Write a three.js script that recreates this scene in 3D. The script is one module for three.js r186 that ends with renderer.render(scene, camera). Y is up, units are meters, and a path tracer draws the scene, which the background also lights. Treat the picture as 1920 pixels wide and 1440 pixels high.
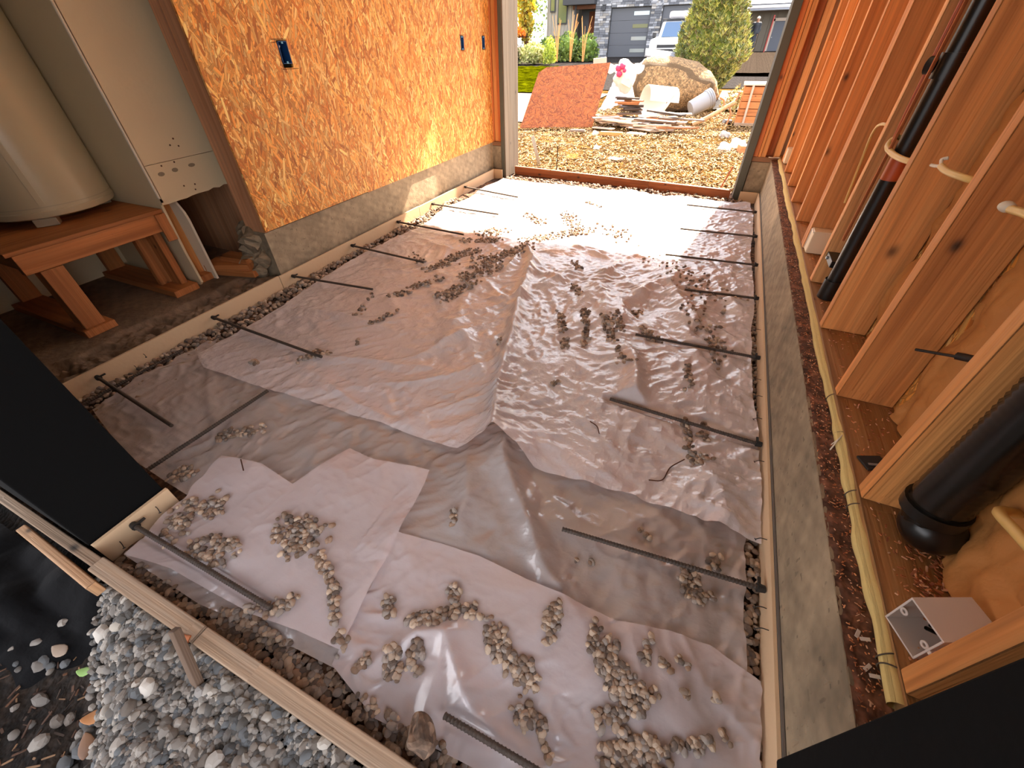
import * as THREE from 'three';
import { RoundedBoxGeometry } from 'three/addons/geometries/RoundedBoxGeometry.js';
import { mergeGeometries, mergeVertices, toCreasedNormals } from 'three/addons/utils/BufferGeometryUtils.js';
import { MarchingCubes } from 'three/addons/objects/MarchingCubes.js';

// ---------------------------------------------------------------- camera, sky, sun, exposure
const scene = new THREE.Scene();
const camera = new THREE.PerspectiveCamera(86.91, 4 / 3, 0.02, 300);
camera.position.set(0, 1.2, 0);
camera.quaternion.setFromRotationMatrix(new THREE.Matrix4().makeBasis(
  new THREE.Vector3(0.91101, -0.01601, -0.41206), new THREE.Vector3(-0.2542, 0.76502, -0.59171), new THREE.Vector3(0.32471, 0.6438, 0.69288)));
const SUN = new THREE.Vector3(0.305, 2.15, -2.18).normalize();
{ // a clear, slightly hazy sky: pale at the horizon, bluer overhead
  const W = 8, H = 64, d = new Float32Array(W * H * 4);
  for (let j = 0; j < H; j++) { const e = ((j + 0.5) / H - 0.5) * Math.PI, t = Math.max(0, Math.sin(e)) ** 0.6; for (let i = 0; i < W; i++) d.set([1.12 - 0.27 * t, 1.08 - 0.19 * t, 1.06 - 0.02 * t, 1], (j * W + i) * 4); }
  const t = new THREE.DataTexture(d, W, H, THREE.RGBAFormat, THREE.FloatType); t.mapping = THREE.EquirectangularReflectionMapping; t.magFilter = t.minFilter = THREE.LinearFilter; t.wrapS = THREE.RepeatWrapping; t.needsUpdate = true;
  scene.background = t; scene.environment = t; scene.backgroundIntensity = scene.environmentIntensity = 1.05;
}
const sun = new THREE.DirectionalLight(0xffecd2, 11.5);
sun.target.position.set(-1, 0, -6);
sun.position.copy(SUN).multiplyScalar(40).add(sun.target.position);
sun.castShadow = true;
sun.shadow.mapSize.set(4096, 4096);
Object.assign(sun.shadow.camera, { left: -25, right: 25, top: 25, bottom: -25, near: 1, far: 120 });
scene.add(sun, sun.target);
const renderer = new THREE.WebGLRenderer({ antialias: true });
renderer.toneMapping = THREE.LinearToneMapping;
renderer.toneMappingExposure = 3.75;
renderer.shadowMap.enabled = true;

// ---------------------------------------------------------------- helpers
let seed = 12345;
const rnd = () => { seed = (seed + 0x6d2b79f5) | 0; let t = Math.imul(seed ^ (seed >>> 15), 1 | seed); t = (t + Math.imul(t ^ (t >>> 7), 61 | t)) ^ t; return ((t ^ (t >>> 14)) >>> 0) / 4294967296; };
const rr = (a, b) => a + (b - a) * rnd();
const pick = (a) => a[Math.floor(rnd() * a.length)];
const V = (x, y, z) => new THREE.Vector3(x, y, z);
const hash2 = (i, j) => { let h = Math.imul(i, 374761393) + Math.imul(j, 668265263); h = Math.imul(h ^ (h >>> 13), 1274126177); return ((h ^ (h >>> 16)) >>> 0) / 4294967296; };
const fade = (t) => t * t * t * (t * (t * 6 - 15) + 10);
function vnoise(x, y, px = 0, py = 0) {            // value noise in 0..1, tiling with the periods px, py
  const ix = Math.floor(x), iy = Math.floor(y), u = fade(x - ix), v = fade(y - iy);
  const w = (n, p) => (p ? ((n % p) + p) % p : n);
  const a = hash2(w(ix, px), w(iy, py)), b = hash2(w(ix + 1, px), w(iy, py)), c = hash2(w(ix, px), w(iy + 1, py)), d = hash2(w(ix + 1, px), w(iy + 1, py));
  return a + (b - a) * u + (c - a) * v + (a - b - c + d) * u * v;
}
const sn = (x, y) => vnoise(x, y) * 2 - 1;
function fbm(x, y, p, oct = 4) { let s = 0, a = 0.5, f = 1; for (let i = 0; i < oct; i++) { s += a * vnoise(x * f, y * f, p * f, p * f); a *= 0.5; f *= 2; } return s / (1 - 0.5 ** oct); }
const names = {};
const numbered = (n) => { const k = (names[n] = (names[n] ?? -1) + 1); return k ? n + '_' + String(k).padStart(3, '0') : n; };
function tag(o, label, category, group) { o.userData.label = label; o.userData.category = category; if (group) o.userData.group = group; return o; }
function thing(name, label, category, at = [0, 0, 0], group) { const g = new THREE.Group(); g.name = numbered(name); g.position.set(...at); tag(g, label, category, group); scene.add(g); return g; }
function part(parent, name, geo, mat) {             // a mesh whose geometry was made in scene coordinates, hung under parent
  let o = V(0, 0, 0); for (let p = parent; p && p !== scene; p = p.parent) o.add(p.position);
  const m = new THREE.Mesh(geo.translate(-o.x, -o.y, -o.z), mat); m.name = name; parent.add(m); return m;
}
function single(name, geo, mat, label, category, group) {   // a thing of one mesh; its origin goes to the middle of its base
  geo.computeBoundingBox(); const b = geo.boundingBox, c = [(b.min.x + b.max.x) / 2, b.min.y, (b.min.z + b.max.z) / 2];
  geo.translate(-c[0], -c[1], -c[2]); const m = new THREE.Mesh(geo, mat); m.name = numbered(name); m.position.set(...c); tag(m, label, category, group); scene.add(m); return m;
}
function structure(name, at = [0, 0, 0]) { const g = new THREE.Group(); g.name = name; g.position.set(...at); g.userData.kind = 'structure'; scene.add(g); return g; }
function structMesh(name, geo, mat) { const m = new THREE.Mesh(geo, mat); m.name = name; m.userData.kind = 'structure'; scene.add(m); return m; }
function uvMetres(g, along = 'y') {                 // uv in metres: u runs along the grain
  const p = g.attributes.position, n = g.attributes.normal, uv = new Float32Array(p.count * 2), o = [rr(0, 5), rr(0, 5)], ax = { x: 0, y: 1, z: 2 }[along];
  for (let i = 0; i < p.count; i++) {
    const P = [p.getX(i), p.getY(i), p.getZ(i)], N = [Math.abs(n.getX(i)), Math.abs(n.getY(i)), Math.abs(n.getZ(i))];
    const k = N[0] >= N[1] && N[0] >= N[2] ? 0 : N[1] >= N[2] ? 1 : 2;
    let [a, b] = [0, 1, 2].filter((q) => q !== k); if (b === ax) [a, b] = [b, a];
    uv[2 * i] = P[a] + o[0]; uv[2 * i + 1] = P[b] + o[1] + (k === ax ? 0.37 : 0);
  }
  g.setAttribute('uv', new THREE.BufferAttribute(uv, 2)); return g;
}
function bx(x0, x1, y0, y1, z0, z1, along = 'y', r = 0.002) {
  const w = x1 - x0, h = y1 - y0, d = z1 - z0, q = Math.min(r, w / 3, h / 3, d / 3);
  const g = q > 0 ? new RoundedBoxGeometry(w, h, d, 1, q) : new THREE.BoxGeometry(w, h, d);
  g.translate((x0 + x1) / 2, (y0 + y1) / 2, (z0 + z1) / 2); return uvMetres(g, along);
}
function plank(len, w, t, r = 0.002) { return bx(-len / 2, len / 2, 0, t, -w / 2, w / 2, 'x', r); }   // lies along x, base at y = 0
function pose(g, [x, y, z], [ax, ay, az] = [0, 0, 0]) { return g.applyMatrix4(new THREE.Matrix4().compose(V(x, y, z), new THREE.Quaternion().setFromEuler(new THREE.Euler(ax, ay, az, 'YXZ')), V(1, 1, 1))); }
function tube(pts, r, seg = 40, rs = 10, closed = false) { const c = new THREE.CatmullRomCurve3(pts.map((p) => V(...p)), closed); return uvMetres(new THREE.TubeGeometry(c, seg, r, rs, closed), 'y'); }
function rod(a, b, r, rs = 10) {                    // a straight cylinder with closed ends
  const A = V(...a), B = V(...b), d = B.clone().sub(A), g = new THREE.CylinderGeometry(r, r, d.length(), rs);
  g.applyQuaternion(new THREE.Quaternion().setFromUnitVectors(V(0, 1, 0), d.clone().normalize())); const m = A.add(B).multiplyScalar(0.5); g.translate(m.x, m.y, m.z); return g;
}
const merge = (a) => mergeGeometries(a.map((g) => { const q = g.index ? g.toNonIndexed() : g; for (const k of Object.keys(q.attributes)) if (!['position', 'normal', 'uv'].includes(k)) q.deleteAttribute(k); return q; }));
function wobble(g, amp, freq, flat = true) {        // push points about by noise, joined points together
  const p = g.attributes.position;
  for (let i = 0; i < p.count; i++) {
    const x = p.getX(i), y = p.getY(i), z = p.getZ(i);
    p.setXYZ(i, x + amp * sn(y * freq + 7.1, z * freq + 3), y + amp * sn(z * freq + 1.7, x * freq + 9), z + amp * sn(x * freq + 4.3, y * freq + 5));
  }
  const q = flat && g.index ? g.toNonIndexed() : g; q.computeVertexNormals(); return q;
}

// ---------------------------------------------------------------- textures
function tex(w, h, fn, size, srgb = true) {
  const d = new Uint8Array(w * h * 4);
  for (let j = 0; j < h; j++) for (let i = 0; i < w; i++) { const c = fn(i / w, j / h), k = (j * w + i) * 4; for (let q = 0; q < 3; q++) d[k + q] = Math.max(0, Math.min(255, 255 * (c.length ? c[q] : c))); d[k + 3] = 255; }
  return finish(d, w, h, size, srgb);
}
function finish(d, w, h, size, srgb) {
  const t = new THREE.DataTexture(d, w, h); t.wrapS = t.wrapT = THREE.RepeatWrapping; t.magFilter = THREE.LinearFilter; t.minFilter = THREE.LinearFilter;
  if (srgb) t.colorSpace = THREE.SRGBColorSpace; t.repeat.set(1 / size[0], 1 / size[1]); t.needsUpdate = true; return t;
}
const woodFn = (u, v) => {
  const w = 0.35 * fbm(u * 3, v * 3, 3, 2), g = fbm(u * 4, v * 48 + w * 6, 4 * 12, 3), ring = (0.5 + 0.5 * Math.sin((v * 5 + w * 5 + 1.6 * fbm(u * 2, v * 9, 18, 3)) * 6.2832)) * (0.35 + 0.65 * vnoise(u * 2, v * 11, 2, 11));
  let t = 0.80 + 0.16 * (g - 0.5) - 0.13 * ring ** 4 + 0.14 * (vnoise(u * 2, v * 6, 2, 6) - 0.5);
  for (const [ku, kv, s] of [[0.22, 0.3, 1], [0.71, 0.72, 0.8], [0.48, 0.1, 0.6]]) { const du = (u - ku) * 2 / 0.018 / s, dv = (v - kv) * 0.4 / 0.012 / s, q = du * du + dv * dv; t -= 0.4 * Math.exp(-q); }
  return [t * 1.1, t * (1.02 - 0.05 * ring), t * (0.96 - 0.10 * ring)];
};
const T = {};
T.wood = tex(1024, 512, woodFn, [2, 0.4]);
T.woodBump = tex(512, 512, (u, v) => fbm(u * 4, v * 64, 4 * 16, 3), [1, 0.3], false);
function osbTextures(N, size, count, tilt, tones) { // strands laid one over another
  const c = new Uint8Array(N * N * 4), hgt = new Uint8Array(N * N * 4), px = N / size;
  for (let i = 0; i < N * N; i++) { c[4 * i] = 196; c[4 * i + 1] = 140; c[4 * i + 2] = 78; c[4 * i + 3] = 255; hgt[4 * i] = 90; hgt[4 * i + 3] = 255; }
  for (let s = 0; s < count; s++) {
    const L = rr(0.03, 0.11) * px, W = rr(0.004, 0.018) * px, a = tilt * (rnd() + rnd() - 1) * 1.6, cx = rnd() * N, cy = rnd() * N, ca = Math.cos(a), sa = Math.sin(a), tone = pick(tones), k = rr(0.85, 1.12), hh = rr(60, 200), ph = rnd() * 90, ex = (Math.abs(ca) * L + Math.abs(sa) * W) / 2 + 1, ey = (Math.abs(sa) * L + Math.abs(ca) * W) / 2 + 1;
    for (let y = Math.floor(cy - ey); y <= cy + ey; y++) for (let x = Math.floor(cx - ex); x <= cx + ex; x++) {
      const dx = x - cx, dy = y - cy, l = dx * ca + dy * sa, w = -dx * sa + dy * ca, el = Math.abs(l) / (L / 2), ew = Math.abs(w) / (W / 2 * (1 - 0.35 * el * el));
      if (el > 1 || ew > 1) continue;
      const g = k * (0.94 + 0.12 * vnoise(l / 40 + ph, w / 1.6 + ph)) * (ew > 0.82 || el > 0.97 ? 0.8 : 1), q = (((y % N) + N) % N * N + ((x % N) + N) % N) * 4;
      for (let m = 0; m < 3; m++) c[q + m] = Math.min(255, tone[m] * g); hgt[q] = hgt[q + 1] = hgt[q + 2] = hh * (ew > 0.8 ? 0.7 : 1);
    }
  }
  return [finish(c, N, N, [size, size], true), finish(hgt, N, N, [size, size], false)];
}
[T.osb, T.osbBump] = osbTextures(2048, 1.7, 15000, 0.75, [[236, 168, 84], [222, 148, 66], [205, 128, 52], [245, 186, 104], [190, 112, 44], [228, 156, 74], [250, 202, 128]]);
[T.osb2, T.osb2Bump] = osbTextures(1024, 1.2, 2600, 3, [[196, 140, 92], [176, 116, 72], [158, 100, 60], [206, 152, 104], [186, 126, 80]]);
T.concrete = tex(1024, 1024, (u, v) => {
  const b = fbm(u * 5, v * 5, 5, 4), f = fbm(u * 40, v * 40, 40, 3), pit = vnoise(u * 90, v * 90, 90, 90) > 0.93 ? 0.16 : 0, streak = fbm(u * 3 + v * 6, v * 26 - u * 13, 1, 3);
  const t = 0.62 + 0.24 * (b - 0.5) + 0.14 * (f - 0.5) + 0.12 * (streak - 0.5) - pit * f; return [t * 1.02, t * 0.985, t * 0.91];
}, [1.3, 1.3]);
T.concreteBump = tex(512, 512, (u, v) => 0.6 * fbm(u * 30, v * 30, 30, 3) + 0.4 * (vnoise(u * 60, v * 60, 60, 60) > 0.86 ? 0 : 1), [0.7, 0.7], false);
T.crinkle = tex(1024, 1024, (u, v) => {
  let s = 0, a = 0.5; for (let i = 0, f = 7; i < 5; i++, f *= 2) { const wx = 0.35 * vnoise(u * f * 0.5 + 9, v * f * 0.5 + 2, 0, 0); s += a * (1 - Math.abs(2 * vnoise(u * f + 0 * wx, v * f, f, f) - 1)) ; a *= 0.55; } return s * 0.85;
}, [0.55, 0.55], false);
T.grit = tex(512, 512, (u, v) => { const t = 0.5 + 0.5 * fbm(u * 60, v * 60, 60, 3) - 0.25 * (vnoise(u * 24, v * 24, 24, 24)) ; return [t * 1.05, t, t * 0.94]; }, [0.8, 0.8]);
T.gritBump = tex(512, 512, (u, v) => fbm(u * 50, v * 50, 50, 4), [0.8, 0.8], false);
T.soil = tex(1024, 1024, (u, v) => { const b = fbm(u * 8, v * 8, 8, 4), f = vnoise(u * 120, v * 120, 120, 120), t = 0.45 + 0.5 * (b - 0.5) + 0.35 * (f - 0.5); return [t * 1.08, t, t * 0.9]; }, [1.5, 1.5]);

// ---------------------------------------------------------------- materials
const mat = (color, o = {}) => new THREE.MeshPhysicalMaterial({ color, roughness: 0.75, ...o });
const woodMat = (c, o = {}) => mat(c, { map: T.wood, bumpMap: T.woodBump, bumpScale: 0.0012, roughness: 0.72, ...o });
const M = {
  stud: [0xf0b06a, 0xe8a45e, 0xf4bc7c].map((c) => woodMat(c)),
  studRed: woodMat(0xd9884c), sill: woodMat(0xb08a58), boardGray: woodMat(0xb7aa98, { roughness: 0.85 }), boardTan: woodMat(0xcfb08c), jambGray: woodMat(0x77736a, { roughness: 0.85 }),
  threshold: woodMat(0xb5764a), sillBlock: woodMat(0x8f6c4e), benchWood: woodMat(0xcf9058), darkWood: woodMat(0x6b452c), postWood: woodMat(0xdcae8a),
  osb: mat(0xfffaf0, { map: T.osb, bumpMap: T.osbBump, bumpScale: 0.0012, roughness: 0.68 }),
  osbOut: mat(0xc49c80, { map: T.osb2, bumpMap: T.osb2Bump, bumpScale: 0.0015, roughness: 0.8 }),
  concrete: mat(0xf2dfc6, { map: T.concrete, bumpMap: T.concreteBump, bumpScale: 0.002, roughness: 0.9 }),
  slab: mat(0xc9ae9a, { map: T.concrete, bumpMap: T.gritBump, bumpScale: 0.003, roughness: 0.92 }),
  ledge: mat(0xa47660, { map: T.grit, bumpMap: T.gritBump, bumpScale: 0.004, roughness: 0.95 }),
  strip: mat(0xd2b490, { roughness: 0.9, bumpMap: T.gritBump, bumpScale: 0.0006 }), stripTop: mat(0x6f675f, { roughness: 0.95 }),
  drywall: mat(0xe0cba4, { roughness: 0.82, bumpMap: T.gritBump, bumpScale: 0.0006 }), drywallEdge: mat(0xe3d6bd, { roughness: 0.95 }), paper: mat(0x8f8068, { roughness: 0.95 }),
  tank: mat(0xcdbf9c, { roughness: 0.28, clearcoat: 0.3, clearcoatRoughness: 0.2 }), tankBase: mat(0xbdb093, { roughness: 0.5 }),
  black: mat(0x0b0b0b, { roughness: 0.92, specularIntensity: 0.3, bumpMap: T.gritBump, bumpScale: 0.0006 }), abs: mat(0x14120f, { roughness: 0.32 }), corrugate: mat(0x16120d, { roughness: 0.25 }),
  darkStrip: mat(0x4a4a40, { roughness: 0.8 }), rebar: mat(0x4b4038, { roughness: 0.62, metalness: 0.35, bumpMap: T.gritBump, bumpScale: 0.0006 }), rebarDark: mat(0x241f1b, { roughness: 0.8 }),
  steel: mat(0x9aa0a4, { roughness: 0.45, metalness: 0.8 }), nail: mat(0x3d3936, { roughness: 0.5, metalness: 0.6 }), copper: mat(0xb4532a, { roughness: 0.4 }),
  blue: mat(0x1e4a80, { roughness: 0.45 }), blueDark: mat(0x142a4a, { roughness: 0.6 }), cableY: mat(0xd9b46a, { roughness: 0.5 }), cableW: mat(0xd8cdb8, { roughness: 0.5 }), pvc: mat(0xd9cbc0, { roughness: 0.42 }),
  boxBeige: mat(0xdcc6a4, { roughness: 0.5 }), foam: mat(0xd8c07c, { roughness: 0.85, bumpMap: T.gritBump, bumpScale: 0.0012 }), string: mat(0x51463a, { roughness: 0.9 }),
  kraft: mat(0xc08042, { roughness: 0.7, bumpMap: T.crinkle, bumpScale: 0.004 }),
  poly: mat(0xf3ebec, { roughness: 0.2, transmission: 0.42, thickness: 0, ior: 1.7, clearcoat: 0.5, clearcoatRoughness: 0.18, bumpMap: T.crinkle, bumpScale: 0.009, side: THREE.DoubleSide }),
  polySmooth: mat(0xeee2e2, { roughness: 0.22, transmission: 0.48, thickness: 0, ior: 1.7, clearcoat: 0.4, clearcoatRoughness: 0.2, bumpMap: T.crinkle, bumpScale: 0.0025, side: THREE.DoubleSide }),
  polyClear: mat(0xf0e4e0, { roughness: 0.2, transmission: 0.58, thickness: 0, ior: 1.7, clearcoat: 0.5, clearcoatRoughness: 0.16, bumpMap: T.crinkle, bumpScale: 0.005, side: THREE.DoubleSide }),
  subgrade: mat(0xc09a80, { map: T.soil, bumpMap: T.gritBump, bumpScale: 0.01, roughness: 1 }),
  soil: mat(0x4a4038, { map: T.soil, bumpMap: T.gritBump, bumpScale: 0.01, roughness: 1 }), yard: mat(0xa98c5c, { specularIntensity: 0, map: T.soil, bumpMap: T.gritBump, bumpScale: 0.012, roughness: 1 }),
  lawn: mat(0x6a7806, { map: T.soil, roughness: 1, specularIntensity: 0, bumpMap: T.gritBump, bumpScale: 0.02 }), asphalt: mat(0x4c4c50, { roughness: 1, specularIntensity: 0, map: T.grit }), paving: mat(0xc9bfb0, { roughness: 0.95, map: T.grit }),
  stone: ['#b3aca2', '#9b948b', '#c2bbb1', '#8a8580', '#a89f92'].map((c) => mat(c, { roughness: 0.9, bumpMap: T.gritBump, bumpScale: 0.001 })),
  stoneBrown: ['#a28c78', '#806c5b', '#b8a28c', '#6c5e54', '#968a80'].map((c) => mat(c, { roughness: 0.85, bumpMap: T.gritBump, bumpScale: 0.001 })),
  white: mat(0xffffff, { roughness: 0.9 }), shaving: mat(0xffffff, { roughness: 0.85 }),
};

// ---------------------------------------------------------------- the ground
const yardY = (z) => (z > -9 ? 0 : Math.min(0.38, ((-9 - z) / 24) * 0.38));
function terrain(x0, x1, z0, z1, nx, nz, h) {       // a sheet of ground seen from above
  const g = new THREE.PlaneGeometry(1, 1, nx, nz), p = g.attributes.position, uv = g.attributes.uv;
  for (let i = 0; i < p.count; i++) { const x = x0 + (p.getX(i) + 0.5) * (x1 - x0), z = z1 - (p.getY(i) + 0.5) * (z1 - z0); p.setXYZ(i, x, h(x, z), -0 + z); uv.setXY(i, x, z); }
  const idx = g.index.array; for (let i = 0; i < idx.length; i += 3) { const t = idx[i + 1]; idx[i + 1] = idx[i + 2]; idx[i + 2] = t; }
  g.computeVertexNormals(); const n = g.attributes.normal; if (n.getY(0) < 0) { for (let i = 0; i < idx.length; i += 3) { const t = idx[i + 1]; idx[i + 1] = idx[i + 2]; idx[i + 2] = t; } g.computeVertexNormals(); }
  return g;
}
structMesh('floor', terrain(-2.36, 0.43, -4.95, -0.02, 180, 300, (x, z) => -0.004 + 0.010 * sn(x * 9, z * 9) + 0.006 * sn(x * 23, z * 23)), M.subgrade);
structMesh('ground_rear_yard', terrain(-60, 60, -120, -4.95, 150, 140, (x, z) => yardY(z) - 0.006 + (z > -12 ? 0.02 * sn(x * 1.7, z * 1.7) + 0.008 * sn(x * 6, z * 6) : 0)), M.yard);
const frontY = (x, z) => z < 0.008 ? -0.05 : 0.035 + 0.03 * sn(x * 1.3 + 5, z * 1.3) - 0.075 * Math.max(0, Math.min(1, (-1.2 - x + 1.75 * (z - 0.02)) / 0.25)) + 0.008 * sn(x * 11, z * 11);
structMesh('ground_front_yard', terrain(-2.4, 1.6, -0.06, 2.2, 160, 110, frontY), M.soil);
structMesh('ground_front_far', terrain(-60, 60, 2.1, 60, 20, 20, () => -0.03), M.soil);
structMesh('ground_side_left', terrain(-60, -2.3, -4.95, 2.2, 12, 12, () => -0.06), M.soil);
structMesh('ground_side_right', terrain(0.5, 60, -4.95, 2.2, 12, 12, () => -0.06), M.soil);

// ---------------------------------------------------------------- right wall: concrete stem, sill plate, studs, sheathing
const wallRight = structure('wall_right', [0.53, 0, -2.5]);
part(wallRight, 'concrete_stem', bx(0.428, 0.64, -0.15, 0.355, -4.95, -0.03, 'z', 0.004), M.concrete);
const ledge = terrain(0.43, 0.49, -4.69, -0.26, 12, 420, (x, z) => 0.3555 + 0.0035 * vnoise(x * 160, z * 120) + (x < 0.436 ? -0.004 * vnoise(z * 60, 3) : 0)); part(wallRight, 'dusty_ledge', ledge, M.ledge);
part(wallRight, 'sill_plate', bx(0.488, 0.628, 0.3565, 0.3935, -4.7, -0.25, 'z'), M.sill);
const studZ = [-0.414, -0.813, -1.194, -1.595, -1.997, -2.40, -2.441, -2.83, -3.22, -3.62, -4.04, -4.42, -4.462];
for (const z of studZ) { const w = rr(-0.002, 0.002); part(wallRight, 'stud', bx(0.49 + w, 0.626 + w, 0.394, 2.36, z - 0.038, z, 'y', 0.003), pick(M.stud)); }
part(wallRight, 'top_plate', bx(0.488, 0.628, 2.36, 2.4, -4.7, -0.25, 'z'), M.stud[0]);
for (let k = 0; k < 4; k++) part(wallRight, 'sheathing_panel', bx(0.628, 0.642, 0.36, 2.45, -0.25 - 1.15 * (k + 1) + 0.002, -0.25 - 1.15 * k, 'y', 0), M.osb);

// ---------------------------------------------------------------- left wall: concrete stem, boarding with box cut-outs, end post
const wallLeft = structure('wall_left', [-2.45, 0, -3.2]);
const stemEnd = bx(-2.53, -2.372, -0.15, 0.348, -4.95, -1.605, 'z', 0); part(wallLeft, 'concrete_stem', stemEnd, M.concrete);
function osbPanel(z0, z1, y0, y1, holes, lift) {    // a panel facing +x, 11 mm thick
  const s = new THREE.Shape([[z0, y0], [z1, y0], [z1, y1], [z0, y1]].map(([a, b]) => new THREE.Vector2(-a, b)));
  for (const [a, b, c, d] of holes) s.holes.push(new THREE.Path([[a, c], [b, c], [b, d], [a, d]].map(([p, q]) => new THREE.Vector2(-p, q))));
  const g = new THREE.ExtrudeGeometry(s, { depth: 0.011, bevelEnabled: false }); g.rotateY(Math.PI / 2); g.translate(-2.372 + lift, 0, 0); g.computeVertexNormals(); return uvMetres(g, 'y');
}
const boxes = [[-2.172, -2.103, 1.112, 1.232, 0], [-4.165, -4.108, 1.155, 1.258, 1], [-4.575, -4.52, 1.155, 1.258, 2]];   // cut-outs: z, z, y, y
const hole = ([a, b, c, d]) => [a, b, c, d];
part(wallLeft, 'osb_panel', osbPanel(-2.537, -1.612, 0.355, 2.42, [hole(boxes[0]), [-2.172, -2.075, 1.2346, 1.2374], [-2.21, -2.09, 1.1056, 1.1084], [-2.10, -2.06, 1.2216, 1.2240]], 0), M.osb);   // overrun saw kerfs are slits in the panel
part(wallLeft, 'osb_panel', osbPanel(-3.757, -2.54, 0.35, 2.42, [], 0), M.osb);
part(wallLeft, 'osb_panel', osbPanel(-4.69, -3.7573, 0.352, 2.42, [hole(boxes[1]), hole(boxes[2]), ...boxes.slice(1).flatMap((q) => [[q[0] - 0.02, q[1] + 0.02, q[2] - 0.005, q[2] - 0.0026], [q[0] - 0.02, q[1] + 0.02, q[3] + 0.0026, q[3] + 0.005]])], 0), M.osb);
{ const sh = new THREE.Shape([[-2.526, 0.35], [-2.373, 0.35], [-2.373, 2.42], [-2.526, 2.42]].map((p) => new THREE.Vector2(...p))); sh.holes.push(new THREE.Path([[-2.472, 1.12], [-2.456, 1.12], [-2.456, 1.62], [-2.472, 1.62]].map((p) => new THREE.Vector2(...p))));
  const g = new THREE.ExtrudeGeometry(sh, { depth: 0.02, bevelEnabled: false }); g.translate(0, 0, -1.632); part(wallLeft, 'end_stud', uvMetres(g, 'y'), M.postWood); part(wallLeft, 'end_stud', bx(-2.526, -2.373, 0.35, 2.42, -1.67, -1.633, 'y', 0.003), M.postWood); }   // the slot in its face is cut right through the front board
for (const z of [-2.05, -2.45, -2.86, -3.27, -3.68, -4.05, -4.48]) part(wallLeft, 'stud', bx(-2.526, -2.374, 0.35, 2.42, z - 0.038, z, 'y', 0.002), M.stud[0]);
part(wallLeft, 'outer_board', bx(-2.545, -2.53, 0.35, 2.45, -4.95, -1.76, 'y', 0), M.drywall);
for (const [a, b, c, d, k] of boxes) {
  const o = thing('outlet_box', ['blue plastic outlet box in a ragged saw-cut hole near the wall end post', 'blue outlet box in the wood-strand wall, farther of two from the doorway jamb', 'blue outlet box in the wood-strand wall, right beside the doorway jamb'][k], 'outlet box', [-2.39, c, (a + b) / 2], 'blue outlet boxes');
  const y0 = c + (k ? 0.004 : 0.018), y1 = d - 0.004, z0 = a + 0.003, z1 = b - 0.003, x1 = -2.357, x0 = -2.42, t = 0.003;
  part(o, 'shell', merge([bx(x0, x1, y0, y1, z0, z0 + t, 'y', 0), bx(x0, x1, y0, y1, z1 - t, z1, 'y', 0), bx(x0, x1, y0, y0 + t, z0, z1, 'y', 0), bx(x0, x1, y1 - t, y1, z0, z1, 'y', 0), bx(x0, x0 + t, y0, y1, z0, z1, 'y', 0)]), M.blue);
  for (const y of [y0 + 0.006, y1 - 0.006]) part(o, 'screw_ear', bx(x1 - 0.004, x1 + 0.001, y - 0.005, y + 0.005, (z0 + z1) / 2 - 0.006, (z0 + z1) / 2 + 0.006, 'y', 0.001), mat(0x6fa8c8));
  if (!k) part(o, 'cable_end', tube([[x0 + 0.004, y0 + 0.02, z1 - 0.02], [x0 + 0.03, y0 + 0.05, z1 - 0.012], [x1 - 0.01, y0 + 0.08, z1 - 0.018]], 0.003, 16, 6), M.cableW);
}
// broken end of the stem
for (const [x, y, z, s] of [[-2.50, 0.30, -1.58, 0.075], [-2.55, 0.24, -1.60, 0.08], [-2.46, 0.19, -1.585, 0.06], [-2.56, 0.16, -1.57, 0.085], [-2.50, 0.12, -1.56, 0.06], [-2.58, 0.33, -1.63, 0.06]]) {
  const g = new THREE.IcosahedronGeometry(s, 2); g.scale(1, 0.9, 0.75); g.deleteAttribute('uv'); const q = wobble(mergeVertices(g), s * 0.35, 22); q.translate(x, y, z); part(wallLeft, 'broken_concrete', uvMetres(q, 'y'), M.concrete);
}

// ---------------------------------------------------------------- back wall with the open doorway
const wallBack = structure('wall_back', [-1, 0, -4.8]);
part(wallBack, 'concrete_pier', bx(-2.53, -2.262, -0.1, 0.318, -4.95, -4.675, 'y', 0.006), M.concrete);
part(wallBack, 'concrete_pier', bx(0.276, 0.64, -0.1, 0.333, -4.95, -4.69, 'y', 0.006), M.concrete);
part(wallBack, 'sill_block', bx(-2.40, -2.255, 0.319, 0.358, -4.82, -4.672, 'x'), M.sillBlock);
part(wallBack, 'sill_block', bx(0.268, 0.488, 0.334, 0.374, -4.83, -4.688, 'x'), M.sillBlock);
for (const [a, b, z, m] of [[-2.360, -2.345, -4.675, M.studRed], [-2.342, -2.300, -4.69, M.stud[0]], [-2.299, -2.258, -4.68, M.studRed], [0.272, 0.312, -4.69, M.studRed], [0.314, 0.336, -4.685, M.stud[1]], [0.338, 0.376, -4.69, M.stud[0]], [0.378, 0.436, -4.77, M.studRed], [0.438, 0.486, -4.69, M.stud[2]]]) part(wallBack, 'stud', bx(a, b, a < 0 ? 0.358 : 0.374, 2.4, -4.83, z, 'y', 0.002), m);
part(wallBack, 'weather_strip', bx(-2.257, -2.217, 0.02, 2.4, -4.72, -4.655, 'y', 0.004), M.darkStrip);
part(wallBack, 'door_jamb', bx(-2.235, -2.205, 0.0, 2.15, -5.02, -4.66, 'y', 0.003), M.jambGray);
part(wallBack, 'door_jamb', bx(0.208, 0.272, 0.0, 2.15, -5.0, -4.665, 'y', 0.003), M.darkStrip);
part(wallBack, 'header', bx(-2.53, 0.64, 2.15, 2.45, -5.0, -4.69, 'x', 0.003), M.stud[0]);
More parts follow.
